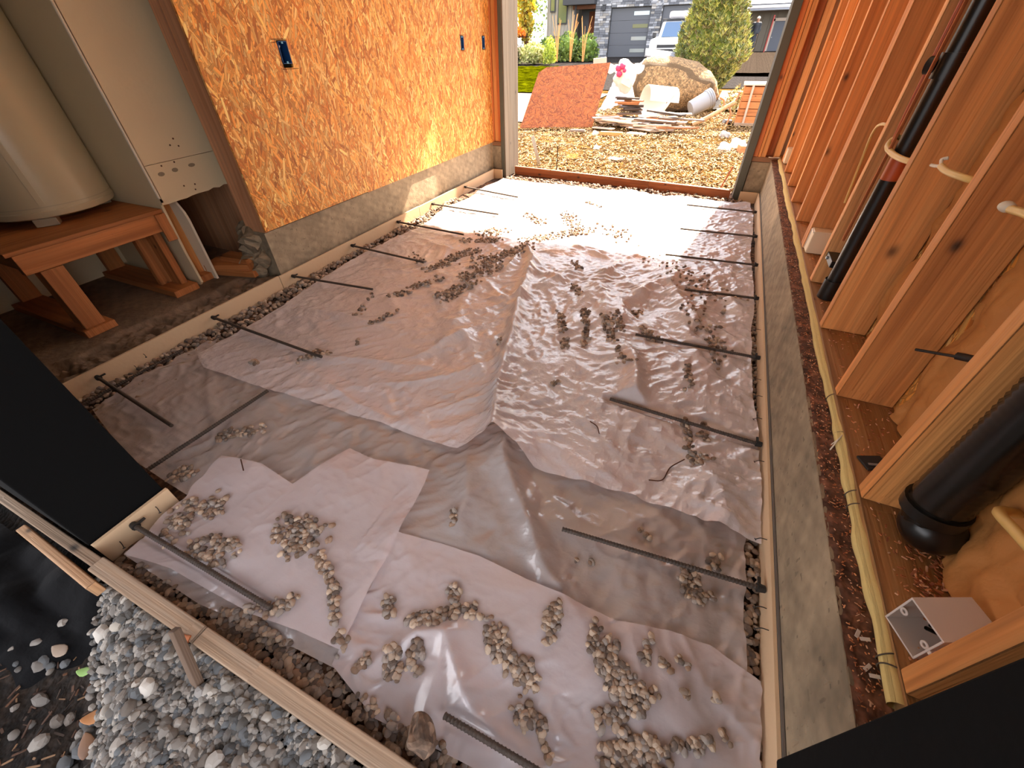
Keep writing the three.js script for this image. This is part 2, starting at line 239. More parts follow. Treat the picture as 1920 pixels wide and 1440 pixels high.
part(wallBack, 'outer_board', bx(-2.8, -2.236, -0.1, 2.45, -5.0, -4.84, 'y', 0), M.drywall);
part(wallBack, 'outer_board', bx(0.273, 0.8, -0.1, 2.45, -5.0, -4.84, 'y', 0), M.drywall);

// ---------------------------------------------------------------- front wall: black-wrapped stubs either side of the opening
const wallFront = structure('wall_front', [-1, 0, -0.14]);
part(wallFront, 'black_wrapped_stub', bx(-3.6, -1.41, 0.075, 2.45, -0.25, -0.032, 'y', 0.004), M.black);
part(wallFront, 'black_wrapped_stub', bx(0.31, 0.80, 0.36, 2.45, -0.255, -0.032, 'y', 0.004), M.black);
part(wallFront, 'black_wrapped_base', bx(0.40, 0.80, -0.05, 0.36, -0.255, -0.032, 'y', 0.004), M.black);
part(wallFront, 'header', bx(-1.41, 0.31, 2.15, 2.45, -0.25, -0.032, 'x', 0.003), M.black);
part(wallFront, 'footing', bx(-3.6, -1.40, -0.15, 0.074, -0.25, -0.04, 'x', 0), M.concrete);
structMesh('ceiling', bx(-3.7, 0.9, 2.45, 2.6, -5.0, 3.2, 'x', 0), mat(0xf3ede2));

// ---------------------------------------------------------------- tan form strips round the slab
function trim(name, face, top) { const g = structure(name, [0, 0, 0]); part(g, 'strip', face, M.strip); if (top) part(g, 'strip_top_edge', top, M.stripTop); return g; }
trim('trim_1', bx(0.411, 0.420, -0.03, 0.095, -4.6, -0.28, 'z', 0.001), bx(0.4205, 0.4265, -0.03, 0.097, -4.6, -0.28, 'z', 0));
const t2 = trim('trim_2', bx(-2.346, -2.334, -0.08, 0.102, -1.56, -0.27, 'z', 0.001)); part(t2, 'strip', bx(-2.346, -2.334, -0.05, 0.098, -3.1, -1.565, 'z', 0.001), M.strip); part(t2, 'strip', bx(-2.346, -2.334, -0.05, 0.094, -4.62, -3.104, 'z', 0.001), M.strip);
trim('trim_3', bx(-2.334, -2.235, -0.04, 0.09, -4.634, -4.622, 'x', 0.001)); trim('trim_4', bx(0.262, 0.411, -0.04, 0.09, -4.634, -4.622, 'x', 0.001));
trim('trim_5', bx(-1.40, -1.388, -0.04, 0.088, -0.255, -0.035, 'z', 0.001));
const thr = thing('threshold_board', 'reddish-brown lumber board on edge across the bottom of the open doorway', 'board', [-1, 0, -4.76]);
for (const [x0, x1] of [[-1.185, -0.502], [-0.5, 0.398], [0.4, 1.185]]) { const g = bx(x0, x1, 0, 0.085, -0.019, 0.019, 'x', 0.003); pose(g, [-1.0, 0.0, -4.775], [0, -0.085, 0]); part(thr, 'board', g, M.threshold); }
for (const [x, z, h, n, l] of [[-1.70, -4.98, 0.30, 'rebar_pin', 'thin steel pin standing outside the threshold board near the grey jamb'], [0.085, -5.0, 0.22, 'rebar_pin', 'short rusty pin standing outside the threshold board near the dark jamb']]) single(n, rod([x, 0, z], [x + (x > 0 ? 0.06 : 0), h, z], 0.006, 8), x > 0 ? M.copper : M.rebarDark, l, 'pin');

// ---------------------------------------------------------------- side room: old slab, walls, partition
const slabG = terrain(-3.42, -2.348, -1.74, -0.25, 150, 210, (x, z) => {
  const e = Math.max(0, Math.min(1, (x + 2.56 + 0.03 * sn(z * 9, 2)) / 0.05)); return 0.098 - e * (0.004 + 0.055 * vnoise(x * 34, z * 34) * vnoise(x * 11, z * 13) + 0.014 * vnoise(x * 80, z * 80));
}); structMesh('floor_side_room', slabG, M.slab);
structMesh('wall_side_room_back', bx(-3.52, -3.40, 0, 2.45, -1.76, -0.25, 'y', 0), M.drywall);
structMesh('wall_side_room_far', bx(-3.4, -2.53, 0, 2.45, -1.86, -1.76, 'y', 0), M.postWood);
const partition = structure('wall_partition', [-3, 0, -1.35]);
function torn(pts, depth, axis, at) {               // a drywall sheet with a torn lower edge
  const g = new THREE.ExtrudeGeometry(new THREE.Shape(pts.map((p) => new THREE.Vector2(...p))), { depth, bevelEnabled: false });
  if (axis === 'x') g.rotateY(Math.PI / 2); g.translate(...at); g.computeVertexNormals(); return uvMetres(g, 'y');
}
part(partition, 'drywall_sheet', torn([[-3.4, 0.10], [-2.69, 0.10], [-2.668, 0.12], [-2.672, 0.3], [-2.66, 0.48], [-2.652, 0.565], [-2.634, 0.58], [-2.634, 2.45], [-3.4, 2.45]], 0.012, 'z', [0, 0, -1.302]), M.drywall);
part(partition, 'drywall_sheet', torn([[-3.4, 0.10], [-2.672, 0.10], [-2.666, 0.3], [-2.66, 0.46], [-2.668, 0.5], [-2.71, 0.57], [-2.71, 2.45], [-3.4, 2.45]], 0.012, 'z', [0, 0, -1.40]), M.drywallEdge);
{ const e = []; for (let i = 0; i <= 14; i++) e.push([1.290 + (i / 14) * 0.47, 0.571 + 0.006 * sn(i * 1.7, 4) + 0.016 * (i / 14)]);
  part(partition, 'drywall_end', torn([...e, [1.76, 0.758], [1.29, 0.7515]], 0.011, 'x', [-2.645, 0, 0]), M.drywall); part(partition, 'drywall_end', torn([[1.29, 0.754], [1.76, 0.7605], [1.76, 2.45], [1.29, 2.45]], 0.011, 'x', [-2.645, 0, 0]), M.drywall);
  const b = rod([-2.637, 0.60, -1.293], [-2.637, 2.45, -1.293], 0.007, 8); part(partition, 'corner_bead', uvMetres(b, 'y'), M.drywallEdge);
  for (const [y, z, w, h] of [[0.705, -1.36, 0.034, 0.02], [0.71, -1.435, 0.032, 0.02], [0.715, -1.53, 0.038, 0.018]]) { const d = new THREE.CylinderGeometry(0.5, 0.5, 0.0012, 9); d.rotateZ(Math.PI / 2); d.scale(1, h, w); d.translate(-2.6334, y, z); part(partition, 'torn_paper_patch', d, M.paper); }
  for (const [y, z] of [[0.74, -1.38], [0.745, -1.45], [0.82, -1.47], [0.81, -1.51], [0.845, -1.5], [0.63, -1.44], [0.625, -1.50], [0.60, -1.49]]) { const d = new THREE.CylinderGeometry(0.0045, 0.0045, 0.0012, 6); d.rotateZ(Math.PI / 2); d.translate(-2.6334, y, z); part(partition, 'nail_mark', d, M.darkWood); } }
part(partition, 'bottom_plate', bx(-3.3, -2.70, 0.10, 0.138, -1.388, -1.304, 'x'), M.benchWood);
part(partition, 'partition_stud', bx(-2.80, -2.762, 0.138, 2.4, -1.388, -1.304, 'y'), M.stud[0]);
for (const [l, w, t, x, y, z, a] of [[0.30, 0.14, 0.038, -2.62, 0.10, -1.52, 0.25], [0.28, 0.13, 0.038, -2.64, 0.139, -1.50, 0.4], [0.22, 0.09, 0.03, -2.60, 0.178, -1.53, 0.1]]) single('wood_offcut', pose(plank(l, w, t), [x, y, z], [0, a, 0]), M.benchWood, ['wood offcut lying lowest in the hollow under torn drywall', 'wood offcut lying between two others in the hollow', 'small wood offcut on top of the stack in the hollow'][Math.round((y - 0.1) / 0.039)], 'wood scrap', 'offcuts in the wall hollow');

// the bench and the tank on it
const bench = thing('tank_stand', 'rough lumber stand carrying the beige cylindrical tank in the side room', 'stand', [-2.95, 0.1, -0.95]);
part(bench, 'plywood_top', bx(-3.38, -2.655, 0.532, 0.55, -1.285, -0.62, 'z'), M.benchWood);
part(bench, 'front_rail', bx(-2.70, -2.662, 0.443, 0.531, -1.28, -0.64, 'z', 0.003), M.benchWood);
part(bench, 'rear_rail', bx(-3.36, -3.322, 0.443, 0.531, -1.28, -0.64, 'z', 0.003), M.benchWood);
part(bench, 'side_rail', bx(-3.32, -2.70, 0.443, 0.531, -1.28, -1.242, 'x', 0.003), M.benchWood);
part(bench, 'side_rail', bx(-3.32, -2.70, 0.443, 0.531, -0.70, -0.662, 'x', 0.003), M.benchWood);
for (const [x0, x1, z0, z1] of [[-2.698, -2.66, -0.775, -0.687], [-2.80, -2.712, -0.74, -0.702], [-2.79, -2.70, -1.24, -1.202], [-2.84, -2.802, -1.24, -1.15], [-3.36, -3.322, -0.80, -0.71], [-3.36, -3.322, -1.24, -1.15]]) part(bench, 'leg', bx(x0, x1, 0.139, x1 > -2.699 ? 0.442 : 0.5315, z0, z1, 'y', 0.003), M.benchWood);
part(bench, 'foot_plate', bx(-3.36, -2.645, 0.10, 0.138, -0.805, -0.668, 'x', 0.003), M.benchWood); part(bench, 'foot_plate', bx(-3.36, -2.65, 0.10, 0.138, -1.26, -1.12, 'x', 0.003), M.benchWood);
part(bench, 'corner_gusset', bx(-2.66, -2.648, 0.39, 0.53, -1.285, -1.235, 'y'), M.benchWood);
const tank = thing('water_tank', 'tall glossy beige cylindrical tank standing on the lumber stand', 'tank', [-3.1, 0.551, -1.02]);
{ const R = 0.27, pr = [[0.0, 0.035], [R - 0.03, 0.035], [R - 0.004, 0.045], [R, 0.065], [R, 0.07], [R - 0.003, 0.073], [R - 0.003, 1.42], [R - 0.03, 1.5], [0.0, 1.56]];
  const g = new THREE.LatheGeometry(pr.map((p) => new THREE.Vector2(...p)), 72); g.computeVertexNormals(); const q = toCreasedNormals(g, 0.5); q.translate(-3.1, 0.551, -1.02); part(tank, 'shell', q, M.tank);
  const band = new THREE.CylinderGeometry(R - 0.001, R - 0.001, 0.004, 72, 1, true); band.translate(-3.1, 0.64, -1.02); part(tank, 'seam', band, M.tankBase);
  for (let k = 0; k < 3; k++) { const a = 0.55 + (k * 2 * Math.PI) / 3; part(tank, 'foot', pose(bx(-0.045, 0.045, 0, 0.036, -0.03, 0.03, 'x', 0.004), [-3.1 + 0.21 * Math.cos(a), 0.551, -1.02 + 0.21 * Math.sin(a)], [0, -a + Math.PI / 2, 0]), M.tankBase); }
  part(tank, 'jacket_overlap', bx(-0.012, 0.012, 0.1, 1.4, -0.002, 0.002, 'y', 0.0008).rotateY(1.15).translate(-3.1 + 0.268 * Math.cos(-0.42), 0.551, -1.02 - 0.268 * Math.sin(-0.42)), M.tank); }

// ---------------------------------------------------------------- fittings in the right wall
{ const f = thing('foam_rope', 'pale yellow foam rope laid along the front edge of the sill plate', 'foam rope', [0.495, 0.36, -2.4]);
  const pts = []; for (let i = 0; i <= 60; i++) { const z = -0.40 - (i / 60) * 4.2; pts.push([0.4885 + 0.0045 * sn(z * 4, 1) + 0.002 * sn(z * 13, 2), 0.372 + 0.003 * sn(z * 6, 5), z]); }
  const g = tube(pts, 0.0155, 300, 12), p = g.attributes.position; for (let i = 0; i < p.count; i++) { const z = p.getZ(i), x = p.getX(i), y = p.getY(i), k = 1 + 0.22 * sn(z * 17, 3) * (z > -1.2 ? 1 : 0.4), cx = 0.4885 + 0.0045 * sn(z * 4, 1) + 0.002 * sn(z * 13, 2), cy = 0.372 + 0.003 * sn(z * 6, 5); p.setXY(i, cx + (x - cx) * k, Math.max(0.3585, cy + (y - cy) * k * 0.95)); } g.computeVertexNormals(); part(f, 'rope', g, M.foam);
  for (const z of [-0.455, -0.477, -0.80, -0.84, -1.04, -1.21]) { const r = new THREE.TorusGeometry(0.0172, 0.0012, 6, 20); r.rotateY(rr(-0.5, 0.5)); r.translate(0.4885 + 0.0045 * sn(z * 4, 1), 0.372, z); part(f, 'string_tie', r, M.string); }
  part(f, 'frayed_tail', tube([[0.486, 0.385, -1.03], [0.470, 0.38, -1.0], [0.462, 0.364, -0.985]], 0.0018, 16, 5), M.cableW); part(f, 'frayed_tail', tube([[0.488, 0.387, -1.035], [0.476, 0.386, -1.012], [0.465, 0.368, -1.003]], 0.0014, 16, 5), M.cableW); }
{ const p = thing('drain_pipe', 'slim black vertical drain pipe with a hub, strapped in a stud bay', 'pipe', [0.535, 0.394, -1.86]);
  const c = [0.535, -1.862], cyl = (r, a, b) => { const g = new THREE.CylinderGeometry(r, r, b - a, 28); g.translate(c[0], (a + b) / 2, c[1]); return g; };
  part(p, 'pipe', cyl(0.027, 0.395, 0.83), M.abs); part(p, 'pipe', cyl(0.027, 0.90, 2.36), M.abs); part(p, 'wrap_band', cyl(0.0255, 0.828, 0.902), M.copper);
  for (const [a, b] of [[0.395, 0.47], [1.10, 1.16]]) part(p, 'coupling', cyl(0.034, a, b), M.abs);
  const cl = part(p, 'strap', bx(0.500, 0.57, 0.505, 0.53, -1.996, -1.885, 'x'), M.abs); part(cl, 'strap_bolt', rod([0.5, 0.517, -1.96], [0.494, 0.517, -1.96], 0.006, 8), M.steel);
  const v = part(p, 'side_hub', rod([0.51, 1.13, -1.875], [0.49, 1.13, -1.89], 0.022, 16), M.abs); part(v, 'hub_bolt', rod([0.491, 1.135, -1.89], [0.484, 1.135, -1.894], 0.005, 8), M.steel); }
{ const p = thing('insulated_pipe', 'fat black corrugated pipe ending in an elbow in the bay beside the white channel', 'pipe', [0.57, 0.394, -0.74]);
  const g = tube([[0.56, 2.36, -0.752], [0.56, 1.4, -0.752], [0.56, 0.62, -0.752], [0.562, 0.50, -0.752], [0.572, 0.445, -0.742]], 0.046, 260, 20), q = g.attributes.position;
  for (let i = 0; i < q.count; i++) { const k = 1 + 0.035 * Math.sin(q.getY(i) * 420); q.setXYZ(i, 0.561 + (q.getX(i) - 0.561) * k, q.getY(i), -0.752 + (q.getZ(i) + 0.752) * k); } g.computeVertexNormals(); part(p, 'corrugated_sleeve', g, M.corrugate);
  const e = new THREE.SphereGeometry(0.052, 24, 16); e.scale(1, 0.92, 1); e.translate(0.575, 0.443, -0.738); part(p, 'elbow', e, M.abs); part(p, 'cuff', rod([0.563, 0.475, -0.751], [0.561, 0.50, -0.752], 0.052, 24), M.abs); }
const wire = (name, label, pts, r, m, cat = 'cable') => single(name, tube(pts, r, 36, 8), m, label, cat);
wire('copper_line', 'orange copper line running up beside the slim black drain pipe', [[0.505, 0.90, -1.90], [0.508, 1.0, -1.93], [0.515, 1.25, -1.97], [0.52, 2.36, -1.975]], 0.006, M.copper, 'pipe');
wire('copper_line', 'thin reddish line lying against the front of the drain pipe', [[0.495, 0.62, -1.862], [0.494, 0.9, -1.858], [0.492, 1.2, -1.85], [0.495, 2.36, -1.85]], 0.005, M.studRed, 'pipe');
wire('cable_loop', 'thick cream cable looped round a stud edge beside the drain pipe', [[0.515, 0.945, -1.905], [0.505, 0.935, -1.925], [0.495, 0.92, -1.90], [0.497, 0.912, -1.84], [0.50, 0.915, -1.72], [0.52, 0.92, -1.635]], 0.0085, M.cableY);
wire('cable_loop', 'thin yellow cable arching between stud faces above the beige junction box', [[0.55, 0.64, -2.30], [0.55, 0.80, -2.36], [0.53, 0.9, -2.30], [0.505, 0.955, -2.12], [0.51, 0.958, -2.036]], 0.005, M.cableY);
{ const c = thing('cable_stub', 'cream cable stub with stripped split end poking out past a bright stud edge', 'cable', [0.5, 0.95, -1.34]); part(c, 'sheath', tube([[0.53, 0.958, -1.233], [0.50, 0.96, -1.27], [0.488, 0.956, -1.36], [0.49, 0.957, -1.41]], 0.007, 30, 8), M.cableY); part(c, 'bare_end', tube([[0.49, 0.957, -1.41], [0.492, 0.968, -1.43], [0.50, 0.972, -1.425]], 0.004, 12, 6), M.cableW); part(c, 'bare_end', tube([[0.49, 0.957, -1.41], [0.487, 0.953, -1.43], [0.484, 0.951, -1.45]], 0.004, 12, 6), M.cableW); }
{ const c = thing('cable_stub', 'cream cable stub with a ball of stripped wire at the frame edge', 'cable', [0.5, 0.95, -1.05]); part(c, 'sheath', tube([[0.53, 0.968, -0.852], [0.505, 0.97, -0.92], [0.50, 0.962, -1.02], [0.50, 0.957, -1.06]], 0.007, 30, 8), M.cableY); const b = new THREE.SphereGeometry(0.012, 14, 10); b.scale(1, 0.8, 1.3); b.translate(0.5, 0.957, -1.075); part(c, 'wire_ball', b, M.cableW); }
wire('cable', 'thick tan cable crossing the bay behind the fat black pipe', [[0.61, 0.585, -0.69], [0.565, 0.60, -0.665], [0.55, 0.625, -0.60], [0.555, 0.66, -0.452]], 0.0085, M.cableY);
wire('cable', 'thin yellow cable hanging by the far end of the stud wall', [[0.52, 0.70, -4.10], [0.505, 0.76, -4.14], [0.505, 0.9, -4.12], [0.515, 1.6, -4.12]], 0.004, M.cableY);
wire('cable', 'short white wire lying on the dark sill beside the doorway', [[0.40, 0.378, -4.68], [0.43, 0.377, -4.675], [0.46, 0.377, -4.685], [0.492, 0.379, -4.67]], 0.004, M.cableW);
function junction(name, label, x0, x1, y0, y1, z0, z1) { const g = thing(name, label, 'junction box', [(x0 + x1) / 2, y0, (z0 + z1) / 2]); part(g, 'body', bx(x0, x1, y0, y1, z0, z1, 'y', 0.005), M.boxBeige); part(g, 'cover_rim', merge([bx(x0 - 0.003, x0, y0 + 0.004, y1 - 0.004, z0 + 0.003, z0 + 0.007, 'y', 0), bx(x0 - 0.003, x0, y1 - 0.009, y1 - 0.004, z0 + 0.003, z1 - 0.003, 'y', 0)]), M.pvc); }
junction('junction_box', 'beige plastic junction box fixed low on the doubled stud', 0.495, 0.585, 0.396, 0.50, -2.398, -2.33);
junction('junction_box', 'small beige box low on the wall beside the doorway corner', 0.492, 0.56, 0.40, 0.51, -4.40, -4.33);
{ const b = thing('white_channel', 'short open white plastic channel piece resting on the sill plate', 'plastic channel', [0.57, 0.394, -0.51]);
  const z0 = -0.542, z1 = -0.474, y0 = 0.394, y1 = 0.474, t = 0.0035, len = 0.10;
  const G = (g) => { g.translate(-0.498, -0.394, 0.507); g.rotateY(0.42); g.translate(0.498, 0.394, -0.507); return g; };
  const wall = (a, c, d, e) => G(bx(0.498, 0.498 + len, a, c, d, e, 'x', 0.001));
  part(b, 'bottom', wall(y0, y0 + t, z0, z1), M.pvc); part(b, 'top', wall(y1 - t, y1, z0, z1), M.pvc); part(b, 'side', wall(y0 + t, y1 - t, z0, z0 + t), M.pvc); part(b, 'side', wall(y0 + t, y1 - t, z1 - t, z1), M.pvc);
  part(b, 'rib', wall((y0 + y1) / 2 - 0.004, (y0 + y1) / 2 + 0.004, z1, z1 + 0.004), M.pvc);
  for (const [y, z] of [[y0 + 0.04, z1 - t - 0.006], [y0 + 0.045, z0 + t + 0.006]]) { const s = new THREE.TorusGeometry(0.005, 0.0022, 8, 16); s.rotateY(Math.PI / 2); s.translate(0.5, y, z); part(b, 'screw_boss', G(s), M.pvc); }
  for (let k = 0; k < 3; k++) part(b, 'dark_wire', G(tube([[0.53, y0 + 0.03 + k * 0.012, z0 + 0.03], [0.57, y0 + 0.02 + k * 0.011, z0 + 0.045], [0.615, y0 + 0.016 + k * 0.01, z0 + 0.055]], 0.0035, 14, 6)), M.abs); }
{ const b = thing('metal_bracket', 'small dark bracket with a bright tag on the sill beside a stud foot', 'bracket', [0.54, 0.394, -0.93]); part(b, 'plate', pose(bx(-0.028, 0.028, 0, 0.006, -0.022, 0.022, 'x'), [0.535, 0.394, -0.94], [0, 0.4, 0]), M.rebarDark); part(b, 'upright', pose(bx(-0.02, 0.02, 0, 0.028, -0.004, 0.004, 'x'), [0.552, 0.40, -0.93], [0, 0.8, 0]), M.rebarDark); part(b, 'tag', pose(bx(-0.012, 0.012, 0, 0.002, -0.003, 0.003, 'x', 0), [0.532, 0.4008, -0.93], [0, 0.2, 0.1]), M.steel); }
{ const s = thing('long_nail', 'long dark nail driven through the back boards of a stud bay', 'nail', [0.58, 0.6, -1.12]); part(s, 'shank', rod([0.552, 0.615, -1.135], [0.626, 0.66, -1.05], 0.0035, 8), M.nail); part(s, 'head', rod([0.60, 0.645, -1.082], [0.624, 0.659, -1.053], 0.009, 8), M.nail); }
// crumpled brown paper facing in the near bays
function crumpled(x, y0, y1, z0, z1, amp, nz, ny) {
  const g = new THREE.PlaneGeometry(1, 1, nz, ny), p = g.attributes.position, uv = g.attributes.uv;
  for (let i = 0; i < p.count; i++) { const z = z0 + (p.getX(i) + 0.5) * (z1 - z0), y = y0 + (p.getY(i) + 0.5) * (y1 - y0), h = amp * (1.2 * Math.abs(sn(z * 9, y * 5)) + 0.6 * Math.abs(sn(z * 21 + 4, y * 15)) + 0.3 * Math.abs(sn(z * 40, y * 33))); p.setXYZ(i, x - h, y, z); uv.setXY(i, z, y); }
  const k = g.index.array; for (let i = 0; i < k.length; i += 3) { const t = k[i]; k[i] = k[i + 1]; k[i + 1] = t; } g.computeVertexNormals(); return g;
}
M.kraft.side = THREE.DoubleSide;
for (const [z0, z1, l] of [[-0.774, -0.416, 'crumpled brown facing paper in the bay with the fat black pipe'], [-1.154, -0.852, 'crumpled brown facing paper in the bay with the metal bracket'], [-1.556, -1.234, 'crumpled brown facing paper in the bay with the split cable stub']]) single('facing_paper', crumpled(0.626, 0.396, 2.3, z0, z1, 0.022, 60, 150), M.kraft, l, 'paper facing', 'paper facings in the stud bays');

// ---------------------------------------------------------------- plastic sheets on the gravel
const lerp = (a, b, t) => a + (b - a) * t;
function along(poly, t) { const L = [0]; for (let i = 1; i < poly.length; i++) L.push(L[i - 1] + Math.hypot(poly[i][0] - poly[i - 1][0], poly[i][1] - poly[i - 1][1])); const d = t * L[L.length - 1]; let i = 1; while (i < L.length - 1 && L[i] < d) i++; const k = (d - L[i - 1]) / (L[i] - L[i - 1] || 1); return [lerp(poly[i - 1][0], poly[i][0], k), lerp(poly[i - 1][1], poly[i][1], k)]; }
function ridge(x, z, pts, w, h, taper = true) {     // height of a fold that follows a line
  let best = 1e9, bt = 0;
  for (let i = 1; i < pts.length; i++) { const [ax, az] = pts[i - 1], [bx_, bz] = pts[i], dx = bx_ - ax, dz = bz - az, t = Math.max(0, Math.min(1, ((x - ax) * dx + (z - az) * dz) / (dx * dx + dz * dz))), d = Math.hypot(x - ax - t * dx, z - az - t * dz); if (d < best) { best = d; bt = (i - 1 + t) / (pts.length - 1); } }
  return best < w * 3 ? h * Math.exp(-Math.pow(best / w, 1.35)) * (taper ? Math.sin(Math.PI * (0.08 + 0.84 * bt)) : 1) : 0;
}
const crease = (x, z) => Math.abs(sn(x, z));
function crumple(x, z, k = 1) {
  const wx = x + 0.12 * sn(x * 2.3 + 4, z * 2.3), wz = z + 0.12 * sn(x * 2.3, z * 2.3 + 8), c = 0.8 * wx + 0.6 * wz, d = -0.6 * wx + 0.8 * wz;
  return k * (0.018 * (1 - crease(c * 4.5 + 2, d * 2.4)) + 0.013 * (1 - crease(d * 9 + 1, c * 6)) + 0.010 * (1 - crease(c * 19, d * 15 + 3)) + 0.0055 * (1 - crease(wx * 38 + 5, wz * 33)));
}
const R1 = [[-1.13, -2.69], [-0.97, -2.45], [-0.85, -1.94], [-0.73, -1.57], [-0.62, -1.17], [-0.50, -0.89]], R2 = [[-0.52, -1.0], [-0.42, -0.82], [-0.27, -0.66], [-0.18, -0.55], [-0.05, -0.46]], R3 = [[-0.56, -0.80], [-0.47, -0.64], [-0.46, -0.52]];
const moreRidges = []; for (let i = 0; i < 26; i++) { const x = rr(-1.2, 0.3), z = rr(-2.9, -1.0), l = rr(0.2, 0.6), a = rr(1.1, 2.0); moreRidges.push([[[x, z], [x + 0.5 * l * Math.cos(a) + rr(-0.05, 0.05), z + 0.5 * l * Math.sin(a)], [x + l * Math.cos(a), z + l * Math.sin(a)]], rr(0.02, 0.05), rr(0.014, 0.034)]); }
for (let i = 0; i < 16; i++) { const x = rr(-2.1, -0.9), z = rr(-2.9, -0.9), l = rr(0.2, 0.7), a = rr(-0.5, 0.9); moreRidges.push([[[x, z], [x + 0.5 * l * Math.cos(a), z + 0.5 * l * Math.sin(a) + rr(-0.05, 0.05)], [x + l * Math.cos(a), z + l * Math.sin(a)]], rr(0.02, 0.045), rr(0.008, 0.02)]); }
const bump = (x, z) => 0.08 * Math.exp(-(((x + 0.47) / 0.12) ** 2 + ((z + 0.86) / 0.17) ** 2));
const fine = (x, z) => 0.78 + 0.22 * Math.max(-1, Math.min(1, (x + 0.95) / 0.25));
const folds = (x, z) => { let h = ridge(x, z, R1, 0.032, 0.055, false) + bump(x, z); for (const [p, w, a] of moreRidges) h += ridge(x, z, p, w, a); return h; };
const bars = [[0.408, -0.71, -0.15, -0.66], [0.408, -1.27, -0.16, -1.30], [0.408, -1.85, -0.16, -1.83], [0.408, -2.47, 0.01, -2.43], [0.408, -2.96, -0.17, -2.92], [0.408, -3.51, -0.14, -3.48], [0.408, -4.12, -0.16, -4.13], [-2.334, -0.52, -1.71, -0.46], [-2.334, -1.09, -1.5, -1.05], [-2.334, -1.65, -1.73, -1.71], [-2.334, -2.21, -1.67, -2.17], [-2.334, -2.77, -1.67, -2.73], [-2.334, -3.30, -1.63, -3.27], [-2.334, -3.92, -1.67, -3.80], [-1.388, -0.13, -0.78, -0.13], [-1.58, -0.25, -1.54, -0.77], [0.30, -0.13, -0.235, -0.125]];
const pressed = (f) => (x, z) => { const h = f(x, z); if (h < 0.044) return h; let m = 1e9; for (const [ax, az, cx, cz] of bars) { const dx = cx - ax, dz = cz - az, t = Math.max(0, Math.min(1, ((x - ax) * dx + (z - az) * dz) / (dx * dx + dz * dz))); m = Math.min(m, Math.hypot(x - ax - t * dx, z - az - t * dz)); } return Math.min(h, 0.044 + Math.max(0, m - 0.012) * 0.9); };   // the bars hold the plastic down
const HA = pressed((x, z) => 0.020 + crumple(x, z, fine(x, z)) * (1 + 0.35 * sn(x * 1.6, z * 1.6)) + folds(x, z));
const HB = pressed((x, z) => 0.006 + 0.9 * crumple(x + 7.3, z + 2.1, 0.9) + 0.6 * bump(x, z) + ridge(x, z, R2, 0.035, 0.05, true) + ridge(x, z, R3, 0.04, 0.03));
const C1 = [[-0.48, -0.1], [-0.40, -0.24], [-0.28, -0.3]], C2 = [[-0.28, -0.09], [-0.32, -0.26], [-0.20, -0.16], [-0.05, -0.12]];
const HC = pressed((x, z) => 0.030 + 0.75 * crumple(x + 3.1, z + 5.7, 0.5) + ridge(x, z, R2, 0.04, 0.03) + ridge(x, z, C1, 0.025, 0.022) + ridge(x, z, C2, 0.025, 0.026) + 0.012 * sn(x * 5 + 2, z * 5));
const HD = pressed((x, z) => 0.042 + 0.6 * crumple(x + 9.4, z + 1.2, 0.5) + 0.012 * sn(x * 4, z * 4 + 3));
const sheets = [
  { name: 'plastic_sheet', label: 'large clear plastic sheet, wrinkled, covering the slab bed up to the doorway', near: [[-2.16, -0.84], [-2.0, -0.78], [-1.58, -0.79], [-1.29, -0.81], [-1.01, -0.82], [-0.77, -0.81], [-0.61, -0.81], [-0.54, -0.86], [-0.48, -0.9], [-0.4, -0.89], [-0.32, -0.85], [-0.17, -0.86], [0.01, -0.88], [0.22, -0.87], [0.395, -0.86]], far: [[-2.17, -4.50], [-1.2, -4.46], [-0.4, -4.42], [0.37, -4.44]], h: (x, z) => (z > -1.1 ? Math.max(HA(x, z), HB(x, z) + 0.004) : HA(x, z)), nu: 300, nv: 420, side: 0.05 },
  { name: 'plastic_sheet', label: 'brownish see-through plastic sheet under the edge of the large one', near: [[-2.2, -0.40], [-1.75, -0.3], [-1.37, -0.28], [-1.33, -0.06], [-1.0, -0.06], [-0.8, -0.08], [-0.5, -0.1], [0.0, -0.28], [0.37, -0.50]], far: [[-2.2, -1.0], [-1.2, -1.0], [-0.5, -1.05], [0.37, -1.0]], h: HB, nu: 280, nv: 110, side: 0.02 },
  { name: 'plastic_sheet', label: 'plastic sheet strewn with gravel heaps beside the big pale rock', near: [[-0.56, -0.1], [-0.39, -0.06], [-0.13, -0.08], [0.15, -0.16], [0.4, -0.3]], far: [[-0.62, -0.45], [-0.47, -0.48], [-0.35, -0.49], [-0.19, -0.48], [-0.06, -0.48], [0.06, -0.48], [0.19, -0.51], [0.29, -0.52], [0.405, -0.49]], h: (x, z) => Math.max(HC(x, z), HB(x, z) + 0.004), nu: 180, nv: 80, side: 0.01 },
  { name: 'plastic_sheet', label: 'milky square-cornered patch of plastic laid over the others by the black wall', near: [[-1.32, -0.06], [-1.15, -0.09], [-0.82, -0.1], [-0.68, -0.12], [-0.55, -0.13]], far: [[-1.40, -0.44], [-1.22, -0.47], [-1.05, -0.45], [-0.985, -0.66], [-0.87, -0.65], [-0.65, -0.69]], h: (x, z) => Math.max(HD(x, z), HB(x, z) + 0.004, x > -0.7 ? HC(x, z) + 0.004 : 0), nu: 160, nv: 120, side: 0.01 },
];
